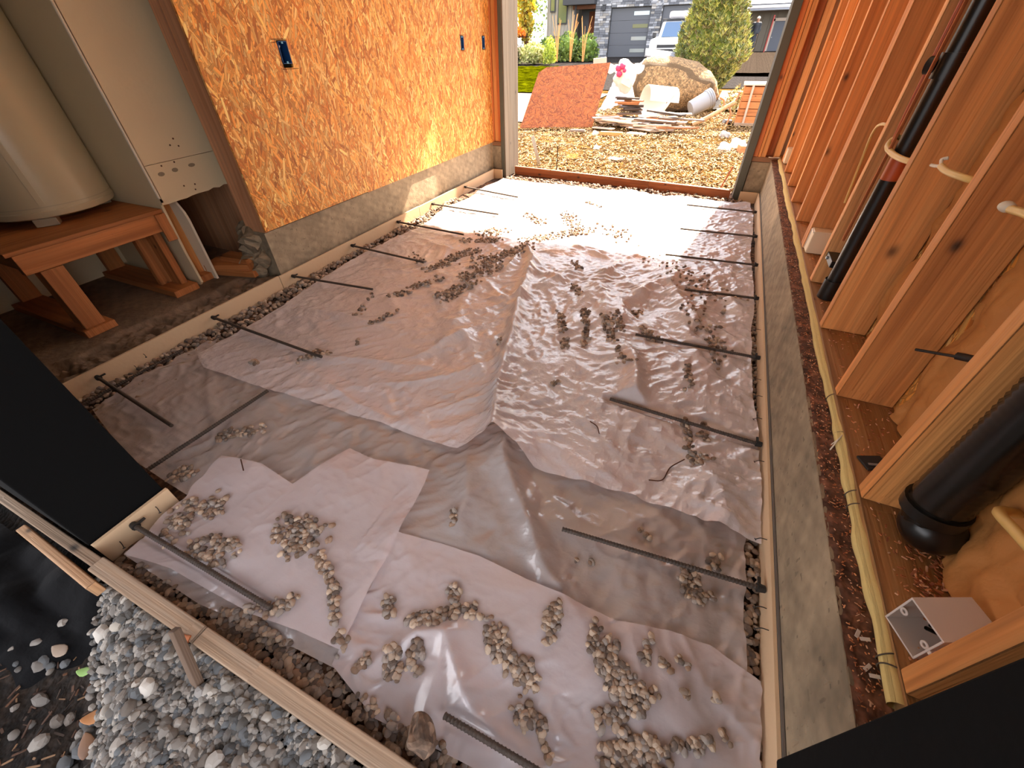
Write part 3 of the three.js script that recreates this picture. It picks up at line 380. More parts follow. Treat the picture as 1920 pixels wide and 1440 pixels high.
for (const s of sheets) {
  const { nu, nv } = s, pos = new Float32Array((nu + 1) * (nv + 1) * 3), uv = new Float32Array((nu + 1) * (nv + 1) * 2), idx = [];
  for (let j = 0; j <= nv; j++) for (let i = 0; i <= nu; i++) {
    const a = along(s.near, i / nu), b = along(s.far, i / nu), t = j / nv, k = j * (nu + 1) + i, u = i / nu;
    const edge = s.side * sn(t * 9 + 3, u < 0.5 ? 1 : 7) * (Math.exp(-u * 14) - Math.exp(-(1 - u) * 14) * 0.25), x = lerp(a[0], b[0], t) + edge, z = lerp(a[1], b[1], t);
    pos[3 * k] = x; pos[3 * k + 1] = s.h(x, z); pos[3 * k + 2] = z; uv[2 * k] = x; uv[2 * k + 1] = z;
    if (i < nu && j < nv) idx.push(k, k + 1, k + nu + 2, k, k + nu + 2, k + nu + 1);
  }
  const g = new THREE.BufferGeometry(); g.setAttribute('position', new THREE.BufferAttribute(pos, 3)); g.setAttribute('uv', new THREE.BufferAttribute(uv, 2)); g.setIndex(idx); g.computeVertexNormals();
  s.poly = [...s.near, ...[...s.far].reverse()];
  single(s.name, g, s.nv > 300 ? M.poly : s.h === HB ? M.polyClear : M.polySmooth, s.label, 'plastic sheet', 'plastic sheets on the slab bed');
}
function inside(x, z, poly) { let c = false; for (let i = 0, j = poly.length - 1; i < poly.length; j = i++) { const [xi, zi] = poly[i], [xj, zj] = poly[j]; if (zi > z !== zj > z && x < ((xj - xi) * (z - zi)) / (zj - zi) + xi) c = !c; } return c; }
const topAt = (x, z) => { let h = 0.002; for (const s of sheets) if (inside(x, z, s.poly)) h = Math.max(h, s.h(x, z)); return h; };

// ---------------------------------------------------------------- reinforcing bars
const ribbed = (() => { const cache = {}; return (L) => { const k = L.toFixed(2); if (!cache[k]) { const pr = [[0, 0]], n = Math.round(L / 0.009); for (let i = 0; i < n; i++) { const y = (i / n) * L; pr.push([0.0066, y + 0.0001], [0.0066, y + 0.005], [0.0078, y + 0.0062], [0.0078, y + 0.0078]); } pr.push([0.0066, L], [0, L]); const g = new THREE.LatheGeometry(pr.map((p) => new THREE.Vector2(...p)), 8); g.computeVertexNormals(); cache[k] = g; } return cache[k]; }; })();
function rebar(a, b, ya, yb, label, cap = true) {
  const A = V(a[0], ya, a[1]), B = V(b[0], yb, b[1]), d = B.clone().sub(A), L = d.length(), g = new THREE.Group(); g.name = numbered('rebar'); g.position.copy(A); g.quaternion.setFromUnitVectors(V(0, 1, 0), d.clone().normalize());
  tag(g, label, 'rebar', 'steel reinforcing bars'); scene.add(g); const m = new THREE.Mesh(ribbed(L), M.rebar); m.name = 'bar'; g.add(m);
  if (cap) { const c = new THREE.Mesh(new THREE.CylinderGeometry(0.0125, 0.010, 0.02, 10).translate(0, 0.011, 0), M.rebarDark); c.name = 'wall_socket'; g.add(c); const q = new THREE.Mesh(bx(-0.004, 0.004, 0.0, 0.006, -0.03, 0.0, 'x', 0.001), M.rebarDark); q.name = 'splinter'; q.quaternion.copy(g.quaternion).invert(); q.position.set(0, 0.016, 0); g.add(q); }
}
const nth = ['nearest the black wall stub', 'second from the black wall stub', 'third from the black wall stub', 'fourth from the black wall stub', 'fifth from the black wall stub', 'sixth from the black wall stub', 'closest to the doorway'];
[[[0.408, -0.71], [-0.15, -0.66]], [[0.408, -1.27], [-0.16, -1.30]], [[0.408, -1.85], [-0.16, -1.83]], [[0.408, -2.47], [0.01, -2.43]], [[0.408, -2.96], [-0.17, -2.92]], [[0.408, -3.51], [-0.14, -3.48]], [[0.408, -4.12], [-0.16, -4.13]]].forEach(([a, b], i) => rebar(a, b, 0.062, 0.06, 'steel bar sticking out of the stud-wall footing, ' + nth[i]));
[[[-2.334, -0.52], [-1.71, -0.46]], [[-2.334, -1.09], [-1.5, -1.05]], [[-2.334, -1.65], [-1.73, -1.71]], [[-2.334, -2.21], [-1.67, -2.17]], [[-2.334, -2.77], [-1.67, -2.73]], [[-2.334, -3.30], [-1.63, -3.27]], [[-2.334, -3.92], [-1.67, -3.80]]].forEach(([a, b], i) => rebar(a, b, 0.065, 0.06, 'steel bar sticking out below the wood-strand wall, ' + nth[i]));
rebar([-1.388, -0.13], [-0.78, -0.13], 0.062, 0.062, 'steel bar pointing out of the tan block under the black wall');
rebar([-1.58, -0.252], [-1.54, -0.77], 0.055, 0.055, 'steel bar running from behind the black wall over the brownish plastic', false);
rebar([-2.26, -0.30], [-2.245, -0.84], 0.022, 0.03, 'loose steel bar lying along the foot of the tan strip', false);
rebar([0.30, -0.13], [-0.235, -0.125], 0.066, 0.07, 'steel bar resting among gravel beside the big pale rock', false);
// nails in the form strips
for (const [x, z, y, dx, k] of [[0.411, -0.60, 0.07, -0.03, 0], [0.411, -0.66, 0.06, -0.025, 0], [0.411, -0.86, 0.075, -0.03, 1], [0.411, -1.18, 0.07, -0.028, 2], [0.411, -1.42, 0.06, -0.03, 3], [0.411, -1.55, 0.07, -0.025, 3], [0.411, -1.68, 0.06, -0.03, 3], [0.411, -2.1, 0.07, -0.02, 4], [-1.389, -0.08, 0.04, 0.025, 5], [-1.389, -0.20, 0.06, 0.03, 5], [-2.335, -0.72, 0.06, 0.03, 6], [-2.335, -0.66, 0.03, 0.02, 6]]) {
  const g = thing('nail', ['bent nail in the tan strip before the nearest stud bay bar', 'bent nail in the tan strip between the nearest two bars', 'bent nail in the tan strip just short of the second bar', 'bent nail in the tan strip between the second and third bars', 'bent nail in the tan strip past the third bar', 'bent nail in the tan block under the black wall', 'nail in the tan strip before the old slab edge'][k], 'nail', [x, y, z], 'nails in the form strips');
  const s = Math.sign(dx) * 0.028; part(g, 'shank', tube([[x, y, z], [x + s * 0.6, y + 0.001, z + 0.002], [x + s, y - 0.006, z + 0.006]], 0.0013, 10, 6), M.nail); part(g, 'head', rod([x + s, y - 0.006, z + 0.006], [x + s * 1.06, y - 0.0075, z + 0.0068], 0.0038, 8), M.nail);
}

// ---------------------------------------------------------------- gravel
const pebbles = []; for (let k = 0; k < 6; k++) { const g = mergeVertices((() => { const q = new THREE.IcosahedronGeometry(1, 1); q.deleteAttribute('uv'); q.deleteAttribute('normal'); return q; })()), p = g.attributes.position, o = k * 13.7; for (let i = 0; i < p.count; i++) { const d = V(p.getX(i), p.getY(i), p.getZ(i)), r = 0.74 + 0.5 * vnoise(d.x * 1.6 + o, d.y * 1.6 + d.z * 1.3 + o); p.setXYZ(i, d.x * r * (1 + 0.12 * (k % 3)), d.y * r * 0.72, d.z * r * 0.86); } const q = g.toNonIndexed(); q.computeVertexNormals(); pebbles.push(toCreasedNormals(q, k % 2 ? 0.35 : 0.7)); }
const clusters = [
[[[-0.93,-0.32],[-0.83,-0.33]],0.097,75],
[[[-0.88,-0.28],[-0.85,-0.28]],0.068,20],
[[[-0.79,-0.3],[-0.67,-0.24],[-0.6,-0.17]],0.024,62],
[[[-1.14,-0.17],[-1.02,-0.19]],0.078,60],
[[[-1.33,-0.25],[-1.24,-0.16]],0.065,50],
[[[-1.26,-0.3],[-1.22,-0.27]],0.069,26],
[[[-1.49,-0.32],[-1.47,-0.34]],0.062,22],
[[[-1.52,-0.51],[-1.39,-0.6]],0.049,34],
[[[-0.52,-0.28],[-0.49,-0.25]],0.022,16],
[[[-0.43,-0.26],[-0.36,-0.3],[-0.33,-0.34],[-0.27,-0.35]],0.031,58],
[[[-0.37,-0.37],[-0.35,-0.36]],0.032,12],
[[[-0.57,-0.17],[-0.55,-0.12]],0.023,10],
[[[-0.44,-0.19],[-0.39,-0.14]],0.036,30],
[[[-0.38,-0.22],[-0.36,-0.17]],0.031,18],
[[[-0.48,-0.15],[-0.48,-0.12]],0.022,10],
[[[-0.23,-0.33],[-0.16,-0.28],[-0.09,-0.27]],0.047,88],
[[[-0.1,-0.21],[-0.04,-0.19]],0.038,38],
[[[-0.03,-0.18],[-0.01,-0.16]],0.014,4],
[[[-0.09,-0.44],[-0.09,-0.37]],0.033,42],
[[[0.01,-0.45],[0.02,-0.42]],0.016,7],
[[[0.04,-0.41],[0.09,-0.35],[0.14,-0.34]],0.063,105],
[[[0.07,-0.28],[0.11,-0.27],[0.17,-0.36]],0.047,55],
[[[0.14,-0.41],[0.15,-0.47]],0.018,10],
[[[0.11,-0.21],[0.21,-0.26]],0.052,85],
[[[0.27,-0.3],[0.3,-0.32]],0.021,13],
[[[0.23,-0.29],[0.25,-0.29]],0.014,5],
[[[0.18,-0.43],[0.2,-0.42]],0.014,4],
[[[0.24,-0.44],[0.21,-0.46]],0.015,3],
[[[0.24,-0.39],[0.25,-0.38]],0.009,2],
[[[0.3,-0.41],[0.31,-0.4]],0.011,3],
[[[0.32,-0.35],[0.34,-0.34]],0.01,3],
[[[0.22,-0.68],[0.24,-0.63],[0.27,-0.64]],0.05,40],
[[[0.29,-0.78],[0.28,-0.73]],0.029,7],
[[[-0.08,-0.6],[-0.08,-0.59]],0.008,1],
[[[-0.04,-0.61],[-0.04,-0.61]],0.008,1],
[[[0.06,-0.77],[0.1,-0.75]],0.014,4],
[[[0.14,-1.34],[0.17,-1.15]],0.03,24],
[[[0.16,-1.11],[0.23,-1.13]],0.045,15],
[[[0.2,-1.25],[0.22,-1.24]],0.034,7],
[[[0.21,-1.32],[0.22,-1.3]],0.015,2],
[[[-0.49,-0.58],[-0.47,-0.55]],0.014,5],
[[[-0.88,-0.06],[-0.74,-0.17]],0.039,45],
[[[-0.92,-0.07],[-0.72,-0.08],[-0.56,-0.06],[-0.43,-0.07]],0.032,95],
[[[-0.42,-0.07],[-0.31,-0.06],[-0.19,-0.07]],0.031,55],
[[[-1.28,-0.05],[-1.09,-0.05]],0.026,18],
[[[-1.63,-2.66],[-1.4,-2.76]],0.105,70],
[[[-1.58,-2.3],[-1.45,-2.52]],0.111,70],
[[[-1.6,-2.08],[-1.52,-2.29]],0.09,40],
[[[-1.36,-2.29],[-1.11,-2.69]],0.167,130],
[[[-1.31,-2.1],[-1.19,-2.32]],0.133,80],
[[[-1.29,-1.78],[-1.24,-2.07]],0.121,90],
[[[-1.59,-1.71],[-1.45,-2.05]],0.08,60],
[[[-1.49,-1.41],[-1.46,-1.58]],0.037,22],
[[[-1.2,-2.86],[-0.83,-3.19]],0.161,110],
[[[-1.4,-3.4],[-1.2,-3.27]],0.123,30],
[[[-1.09,-3.58],[-0.87,-3.15]],0.16,50],
[[[-1.58,-2.87],[-1.43,-2.98]],0.164,45],
[[[-1.04,-3.96],[-0.85,-3.84]],0.061,10],
[[[-0.75,-3.3],[-0.45,-3.12]],0.253,26],
[[[-0.26,-2.81],[0.23,-2.39]],0.29,60],
[[[-0.6,-1.94],[-0.45,-1.58]],0.039,55],
[[[-0.47,-2.0],[-0.36,-1.63]],0.04,45],
[[[-0.66,-2.31],[-0.54,-2.13]],0.044,18],
[[[-0.73,-2.61],[-0.64,-2.44]],0.052,14],
[[[-0.35,-1.95],[-0.25,-1.73]],0.052,42],
[[[-0.31,-1.99],[-0.23,-1.83]],0.043,24],
[[[-0.21,-2.11],[-0.18,-2.06]],0.052,10],
[[[-0.15,-1.9],[-0.03,-1.82]],0.059,24],
[[[0.06,-2.19],[0.24,-1.88]],0.146,40],
[[[-0.23,-1.68],[-0.17,-1.57]],0.026,10],
[[[-0.18,-1.54],[-0.1,-1.55]],0.032,4],
[[[0.19,-1.91],[0.24,-1.68]],0.045,12],
[[[0.11,-1.69],[0.13,-1.45]],0.034,12],
[[[-1.61,-0.99],[-1.51,-1.11]],0.041,18],
[[[-1.56,-1.05],[-1.58,-1.11]],0.038,8],
[[[-1.79,-0.89],[-1.78,-0.91]],0.03,6],
[[[-1.62,-1.42],[-1.71,-1.69]],0.047,14],
[[[-1.46,-1.26],[-1.44,-1.22]],0.023,4],
[[[-0.78,-1.55],[-0.76,-1.48]],0.022,5],
[[[-0.42,-1.29],[-0.4,-1.34]],0.027,5],
[[[-1.89,-2.32],[-1.69,-2.2]],0.064,14],
];
const NEAR = 45;                                    // the first rows lie near the camera
const stones = [];
clusters.forEach(([pts, w, n], ci) => { for (let i = 0; i < n * (ci < NEAR ? 1.6 : 1.35); i++) { const [x, z] = along(pts, rnd()), a = rnd() * 6.283, q = Math.sqrt(rnd()) * w * (ci < NEAR ? 0.62 : 0.55), s = ci < NEAR ? rr(0.0055, 0.0105) : rr(0.006, 0.0115), px = x + q * Math.cos(a), pz = z + q * Math.sin(a); if (px > 0.4 || px < -2.3) continue; stones.push({ x: px, z: pz, s, d: s / Math.hypot(px, 1.2, pz), near: ci < NEAR }); } });
stones.sort((a, b) => b.d - a.d);
const place = (s, lift = 0) => new THREE.Matrix4().compose(V(s.x, topAt(s.x, s.z) + s.s * (0.45 + lift), s.z), new THREE.Quaternion().setFromEuler(new THREE.Euler(rr(-0.5, 0.5), rr(0, 6.28), rr(-0.5, 0.5))), V(s.s, s.s, s.s));
const single300 = stones.filter((s) => s.near).slice(0, 300), rest = stones.filter((s) => !single300.includes(s));
for (const s of single300) { const tone = pick([[0, 'light brown gravel stone lying loose on the plastic'], [1, 'dark brown gravel stone lying loose on the plastic'], [2, 'pale tan gravel stone lying loose on the plastic'], [3, 'blackish brown gravel stone lying loose on the plastic'], [4, 'brownish grey gravel stone lying loose on the plastic']]), m = new THREE.Mesh(pick(pebbles), M.stoneBrown[tone[0]]); m.name = numbered('gravel_stone'); place(s).decompose(m.position, m.quaternion, m.scale); tag(m, tone[1], 'stone', 'loose gravel stones on the plastic'); scene.add(m); }
function scatter(name, label, category, list, palette, geos = pebbles, material = M.white) {   // uncountable small pieces: one object, its kinds of pebble as parts
  const root = new THREE.Group(); root.name = name; root.userData = { label, category, kind: 'stuff' }; scene.add(root); const col = new THREE.Color();
  geos.forEach((g, k) => { const mine = list.filter((_, i) => i % geos.length === k); if (!mine.length) return; const im = new THREE.InstancedMesh(g, material, mine.length); im.name = 'grains'; mine.forEach((mx, i) => { im.setMatrixAt(i, mx); im.setColorAt(i, col.set(pick(palette)).multiplyScalar(rr(0.75, 1.2))); }); root.add(im); });
}
const brown = ['#a28c78', '#806c5b', '#b8a28c', '#6c5e54', '#968a80', '#8c725e'], grey = ['#827c75', '#68645f', '#928b82', '#524f4b', '#766d64', '#a39c92', '#5f6162'];
scatter('gravel_on_plastic', 'brown gravel strewn in drifts over the wrinkled plastic', 'gravel', rest.map((s) => place(s)), brown);
const spotsAt = (list, y) => list.map(([x, z, s]) => new THREE.Matrix4().compose(V(x, y(x, z) + s * 0.35, z), new THREE.Quaternion().setFromEuler(new THREE.Euler(rr(-0.6, 0.6), rr(0, 6.28), rr(-0.6, 0.6))), V(s, s, s)));
const gap = [];
for (let i = 0; i < 900; i++) gap.push([rr(0.345, 0.408), -0.30 - rnd() * 2.3, rr(0.006, 0.012)]);
for (let i = 0; i < 1700; i++) gap.push([-2.325 + Math.pow(rnd(), 1.5) * 0.30, -0.3 - rnd() * 3.4, rr(0.008, 0.016)]);
for (let i = 0; i < 1100; i++) gap.push([rr(-1.36, 0.35), -0.03 - Math.pow(rnd(), 1.6) * 0.14, rr(0.006, 0.0125)]);
for (let i = 0; i < 500; i++) gap.push([rr(-2.2, 0.3), -4.5 - rnd() * 0.2, rr(0.008, 0.015)]);
scatter('gravel_bed_edge', 'brown gravel bed showing between the plastic and the form strips', 'gravel', spotsAt(gap, (x, z) => 0.002 + 0.012 * vnoise(x * 20, z * 20)), brown);
const bank = [];
for (let i = 0; i < 22000; i++) { const x = rr(-1.6, 0.2), z = 0.016 + rnd() * 0.5, edge = (-1.2 - x + 1.75 * (z - 0.02)) / 0.22; if (rnd() < edge * 1.1 - 0.05) continue; bank.push([x, z, rr(0.0055, 0.0105) * (rnd() < 0.12 ? 1.5 : 1)]); }
scatter('gravel_bank', 'loose grey gravel heaped outside the long form board', 'gravel', spotsAt(bank, (x, z) => frontY(x, z) + 0.016 * vnoise(x * 30, z * 30)), grey);
for (const [x, z, s, m] of [[-0.53, 0.20, 0.022, 0], [-0.93, 0.12, 0.019, 2], [-0.66, 0.14, 0.018, 1], [-1.16, 0.07, 0.018, 4], [-1.20, 0.10, 0.02, 2], [-0.80, 0.07, 0.017, 3]]) { const p = new THREE.Mesh(pebbles[m], M.stone[m % 5]); p.name = numbered('cobble'); p.position.set(x, frontY(x, z) + s * 0.9, z); p.scale.setScalar(s); p.rotation.set(0.3 * m, m, 0.2); tag(p, 'larger grey stone on the gravel heap outside the form board', 'stone', 'larger stones on the grey gravel'); scene.add(p); }
{ const g = new THREE.IcosahedronGeometry(1, 3); g.deleteAttribute('uv'); const q = wobble(mergeVertices(g), 0.22, 1.6); q.scale(0.042, 0.036, 0.028); q.rotateZ(0.6); q.rotateY(-0.6); q.translate(-0.265, 0.082, -0.075); single('rock', uvMetres(q, 'y'), mat(0xb69a86, { roughness: 0.9, map: T.grit, bumpMap: T.gritBump, bumpScale: 0.003 }), 'big pale brown rock on the plastic by the form board', 'rock'); }
// twigs lying on the plastic
for (const [pts, l] of [[[[0.16, -1.10], [0.12, -1.05], [0.10, -0.98], [0.06, -0.965]], 'dark crooked twig beside the gravel streak on the plastic'], [[[-0.20, -1.14], [-0.17, -1.13], [-0.15, -1.09]], 'short curved twig alone on the large sheet'], [[[-1.30, -0.45], [-1.25, -0.42]], 'thin straw at the edge of the milky patch']]) single('twig', tube(pts.map(([x, z]) => [x, topAt(x, z) + 0.006, z]), 0.0022, 24, 5), M.darkWood, l, 'twig');

// ---------------------------------------------------------------- boards, stake, tarp and litter outside the front
{ const b = thing('form_board', 'long weathered form board between the grey gravel and the plastic', 'board', [-0.5, 0, -0.008]); for (const [x0, x1] of [[-1.315, -0.8705], [-0.8685, 0.30]]) part(b, 'board', bx(x0, x1, -0.02, 0.098, -0.03, 0.012, 'x', 0.004), M.boardGray);
  part(b, 'split_chip', pose(bx(-0.02, 0.02, 0, 0.004, -0.008, 0.008, 'x', 0.001), [-0.90, 0.094, 0.012], [0.4, 0.3, 0.1]), M.studRed); }
single('form_board', pose(bx(-0.40, 0.40, 0, 0.09, -0.014, 0.014, 'x', 0.003), [-1.72, -0.005, -0.012], [0, 0.0, 0]), M.boardGray, 'grey weathered board standing along the foot of the black wall', 'board');
single('form_board', pose(bx(-0.20, 0.20, 0, 0.05, -0.012, 0.012, 'x', 0.003), [-1.49, 0.02, 0.027], [0, -0.03, -0.02]), M.boardTan, 'short pale board lapped outside the joint of the form boards', 'board');
single('wooden_stake', pose(bx(-0.012, 0.012, 0, 0.17, -0.009, 0.009, 'y', 0.002), [-0.815, 0.012, 0.07], [-0.42, 0, 0.48]), woodMat(0x6d5f52), 'rough wooden stake driven in against the long form board', 'stake');
{ const g = terrain(-2.3, -1.20, 0.04, 0.75, 90, 60, (x, z) => Math.max(frontY(x, z), -0.02) + 0.012 + 0.05 * Math.abs(sn(x * 5, z * 5 + 2)) + 0.02 * Math.abs(sn(x * 13, z * 12)) - 0.05 * Math.max(0, (x + 1.42 + 0.8 * (z - 0.04)) / 0.2)); single('black_tarp', g, mat(0x0a0a0c, { roughness: 0.85, specularIntensity: 0.35, side: THREE.DoubleSide, bumpMap: T.crinkle, bumpScale: 0.004 }), 'black plastic sheeting crumpled on the soil below the grey board', 'tarp'); }
function leaf(name, label, x, z, s, color, a) { const g = new THREE.SphereGeometry(1, 14, 8); g.scale(s, s * 0.10, s * 0.55); const p = g.attributes.position; for (let i = 0; i < p.count; i++) { const u = p.getX(i) / s; p.setZ(i, p.getZ(i) * (1 - 0.5 * u * u)); p.setY(i, p.getY(i) + s * 0.25 * u * u); } g.computeVertexNormals(); g.rotateY(a); g.translate(x, frontY(x, z) + 0.018, z); single(name, g, mat(color, { roughness: 0.6 }), label, 'leaf', 'fallen leaves on the soil'); }
leaf('leaf', 'small green leaf lying on the dark soil by the gravel', -1.16, 0.17, 0.02, 0x8fb565, 0.4);
leaf('leaf', 'curled orange-brown dead leaf on the dark soil', -1.02, 0.21, 0.028, 0xb07848, 0.7); leaf('leaf', 'flat brown dead leaf beside the orange curled one', -0.98, 0.25, 0.03, 0x7d5a40, -0.5); leaf('leaf', 'pale tan dead leaf close to the tarp edge', -1.28, 0.17, 0.028, 0xa08c78, 0.1);
const litter = []; for (let i = 0; i < 700; i++) { const x = rr(-1.8, -0.55), z = rr(0.08, 0.6); litter.push(new THREE.Matrix4().compose(V(x, frontY(x, z) + 0.006, z), new THREE.Quaternion().setFromEuler(new THREE.Euler(rr(-0.3, 0.3), rr(0, 6.28), rr(-0.3, 0.3))), V(rr(0.008, 0.035), 0.002, rr(0.002, 0.006)))); }
const chip = new RoundedBoxGeometry(1, 1, 1, 1, 0.2);
scatter('bark_litter', 'dark bark chips and twigs strewn over the soil outside', 'bark', litter, ['#4a3426', '#6b4a34', '#3a2c22', '#8a6a4c', '#5a4030'], [chip]);
const pebs = []; for (let i = 0; i < 260; i++) pebs.push([rr(-1.75, -0.6), rr(0.1, 0.6), rr(0.008, 0.02)]); scatter('soil_pebbles', 'grey pebbles dotted over the dark soil outside', 'gravel', spotsAt(pebs, frontY), grey);

// wood shavings on the ledge and sill
const shav = (n, fx, y, s0, s1) => { const l = []; for (let i = 0; i < n; i++) { const [x, z] = fx(); l.push(new THREE.Matrix4().compose(V(x, y, z), new THREE.Quaternion().setFromEuler(new THREE.Euler(rr(-0.5, 0.5), rr(0, 6.28), rr(-0.5, 0.5))), V(rr(s0, s1), rr(0.0006, 0.0016), rr(s0, s1) * 0.35))); } return l; };
const shavings = [...shav(1500, () => [rr(0.434, 0.478), -0.27 - Math.pow(rnd(), 1.3) * 3.6], 0.3605, 0.002, 0.008), ...shav(900, () => [rr(0.505, 0.62), -0.42 - Math.pow(rnd(), 1.4) * 2.6], 0.3955, 0.003, 0.010), ...shav(160, () => [rr(0.55, 0.62), rr(-0.72, -0.55)], 0.397, 0.006, 0.015)];
scatter('wood_shavings', 'orange wood shavings and sawdust over the ledge and sill plate', 'wood shavings', shavings, ['#c88050', '#b06a3c', '#d8996a', '#9a5a36', '#e0b08c', '#8a4c2e'], [chip]);
for (const [x, z, a, k] of [[0.463, -0.50, 0.3, 0], [0.452, -0.505, 1.2, 0], [0.458, -0.45, 0.9, 1], [0.467, -0.44, 0.2, 1]]) single('paper_scrap', pose(bx(-0.008, 0.008, 0, 0.001, -0.003, 0.003, 'x', 0), [x, 0.3615, z], [0.2, a, 0.1]), M.pvc, k ? 'white paper scrap on the dusty ledge beside the rope tie' : 'white paper scrap on the dusty ledge near the white channel', 'paper scrap', 'paper scraps on the ledge');

// ================================================================ outside the doorway
const mulch = []; for (let i = 0; i < 26000; i++) { const z = -4.98 - Math.pow(rnd(), 1.25) * 6, x = rr(-4.6, 1.9); mulch.push(new THREE.Matrix4().compose(V(x, yardY(z) + 0.02 * sn(x * 1.7, z * 1.7) + 0.008 * sn(x * 6, z * 6) + 0.006, z), new THREE.Quaternion().setFromEuler(new THREE.Euler(rr(-0.5, 0.5), rr(0, 6.28), rr(-0.5, 0.5))), V(rr(0.015, 0.06), rr(0.003, 0.008), rr(0.006, 0.016)))); }
scatter('bark_mulch', 'straw-coloured bark mulch over the sunny yard outside the doorway', 'mulch', mulch, ['#ab8a5c', '#876844', '#bfa272', '#705434', '#9c7a50', '#58442c'], [chip]);
const patch = (name, x0, x1, z0, z1, lift, m, amp = 0) => structMesh(name, terrain(x0, x1, z0, z1, 60, 60, (x, z) => yardY(z) + lift + amp * vnoise(x * 7, z * 7)), m);
patch('ground_path', -6.2, -3.2, -13.5, -8.6, 0.02, M.paving); patch('ground_lawn', -16, -4.9, -24, -13.2, 0.03, M.lawn, 0.05); patch('ground_driveway', -12, -1.2, -33, -14.5, 0.012, M.asphalt); patch('ground_road', -1.2, 14, -19.5, -15.5, 0.012, M.asphalt); patch('ground_gravel_bank', -1.2, 8, -39.8, -19.5, 0.10, mat(0x57504b, { roughness: 1, specularIntensity: 0, map: T.grit, bumpMap: T.gritBump, bumpScale: 0.03 }), 0.02);
patch('ground_sunny_strip', -0.4, 3.5, -14.8, -11.2, 0.02, M.paving);

// the strand-board sheet leaning on the debris
{ const pts = [[-3.437, 0.012, -7.906], [-2.239, 0.012, -8.414], [-2.192, 0.9, -9.09], [-3.224, 0.851, -8.617], [-3.336, 0.78, -8.518]].map((p) => V(...p)), n = pts[1].clone().sub(pts[0]).cross(pts[2].clone().sub(pts[0])).normalize(), u = pts[1].clone().sub(pts[0]).normalize(), v = n.clone().cross(u);
  const s = new THREE.Shape(pts.map((p) => { const d = p.clone().sub(pts[0]); return new THREE.Vector2(d.dot(u), d.dot(v)); })), g = new THREE.ExtrudeGeometry(s, { depth: 0.012, bevelEnabled: false }); g.computeVertexNormals(); uvMetres(g, 'x'); g.applyMatrix4(new THREE.Matrix4().makeBasis(u, v, n).setPosition(pts[0]));
  single('strand_board_sheet', g, M.osbOut, 'brown strand-board sheet with a clipped corner leaning on the rubble pile', 'board'); }
function blob(c, s, amp, f, det = 4, flat = false) { const g = new THREE.IcosahedronGeometry(1, det); g.deleteAttribute('uv'); const q = wobble(mergeVertices(g), amp, f, flat); q.scale(...s); q.computeVertexNormals(); q.translate(...c); return uvMetres(q, 'y'); }
{ const g = new THREE.IcosahedronGeometry(1, 5); g.deleteAttribute('uv'); const b = mergeVertices(g), p = b.attributes.position; for (let i = 0; i < p.count; i++) { const x = p.getX(i), y = p.getY(i), z = p.getZ(i), r = 1 + 0.07 * sn(x * 1.7 + 3, y * 1.7 + z) + 0.05 * sn(x * 5, y * 5 + z * 3) + 0.025 * sn(x * 14, y * 13 + z * 9); p.setXYZ(i, (x - 0.10 * y) * r * 0.94, Math.max(-0.6, y * r) * (0.56 - 0.10 * x) + 0.33, z * r * 0.62 * (z > 0 ? 0.8 : 1)); } b.computeVertexNormals(); b.rotateY(-0.25); b.translate(-1.25, 0.04, -11.1); single('boulder', uvMetres(b, 'y'), mat(0xc8a678, { map: T.grit, bumpMap: T.gritBump, bumpScale: 0.02, roughness: 0.95 }), 'large rounded tan boulder behind the rubble pile', 'boulder'); }
const crumpSheet = (c, w, d, h, amp, seedv, lift = () => 0) => { const g = new THREE.PlaneGeometry(w, d, 60, 50); g.rotateX(-Math.PI / 2); const p = g.attributes.position; for (let i = 0; i < p.count; i++) { const x = p.getX(i), z = p.getZ(i); p.setY(i, h * Math.exp(-((x / w * 2.2) ** 2 + (z / d * 2.2) ** 2)) + amp * (Math.abs(sn(x * 6 + seedv, z * 6)) + 0.5 * Math.abs(sn(x * 15, z * 15 + seedv))) + lift(x, z)); } g.computeVertexNormals(); g.translate(...c); return g; };
const bagMat = mat(0xcfcfd4, { roughness: 0.25, side: THREE.DoubleSide, bumpMap: T.crinkle, bumpScale: 0.01 });
single('plastic_bag_sheet', crumpSheet([-2.02, 0.05, -9.45], 0.62, 0.7, 0.60, 0.10, 3), bagMat, 'shiny crumpled white plastic slumped between the leaning board and boulder', 'plastic sheet');
single('plastic_bag_sheet', crumpSheet([-2.0, 0.12, -12.4], 1.7, 1.1, 0.72, 0.10, 9), bagMat, 'crumpled white plastic heaped behind the rubble pile', 'plastic sheet');
for (const [x, y, z, s, k] of [[-2.32, 0.90, -9.62, 0.10, 0], [-2.06, 0.92, -9.68, 0.10, 0], [-1.80, 0.90, -9.66, 0.10, 0], [-2.24, 0.88, -9.90, 0.09, 0]]) single('foam_lump', blob([x, y - 0.1, z], [s, s * 0.7, s], 0.25, 2.2), mat(0xf4f0ec), 'white foam lump heaped on top of the rubble behind the leaning board', 'foam lump', 'white lumps on the rubble');
single('block', pose(bx(-0.12, 0.12, 0, 0.09, -0.06, 0.06, 'x', 0.008), [-2.52, 0.87, -9.6], [0, 0.3, 0.08]), mat(0xc9a08c), 'pinkish block on top of the rubble behind the leaning board', 'block');
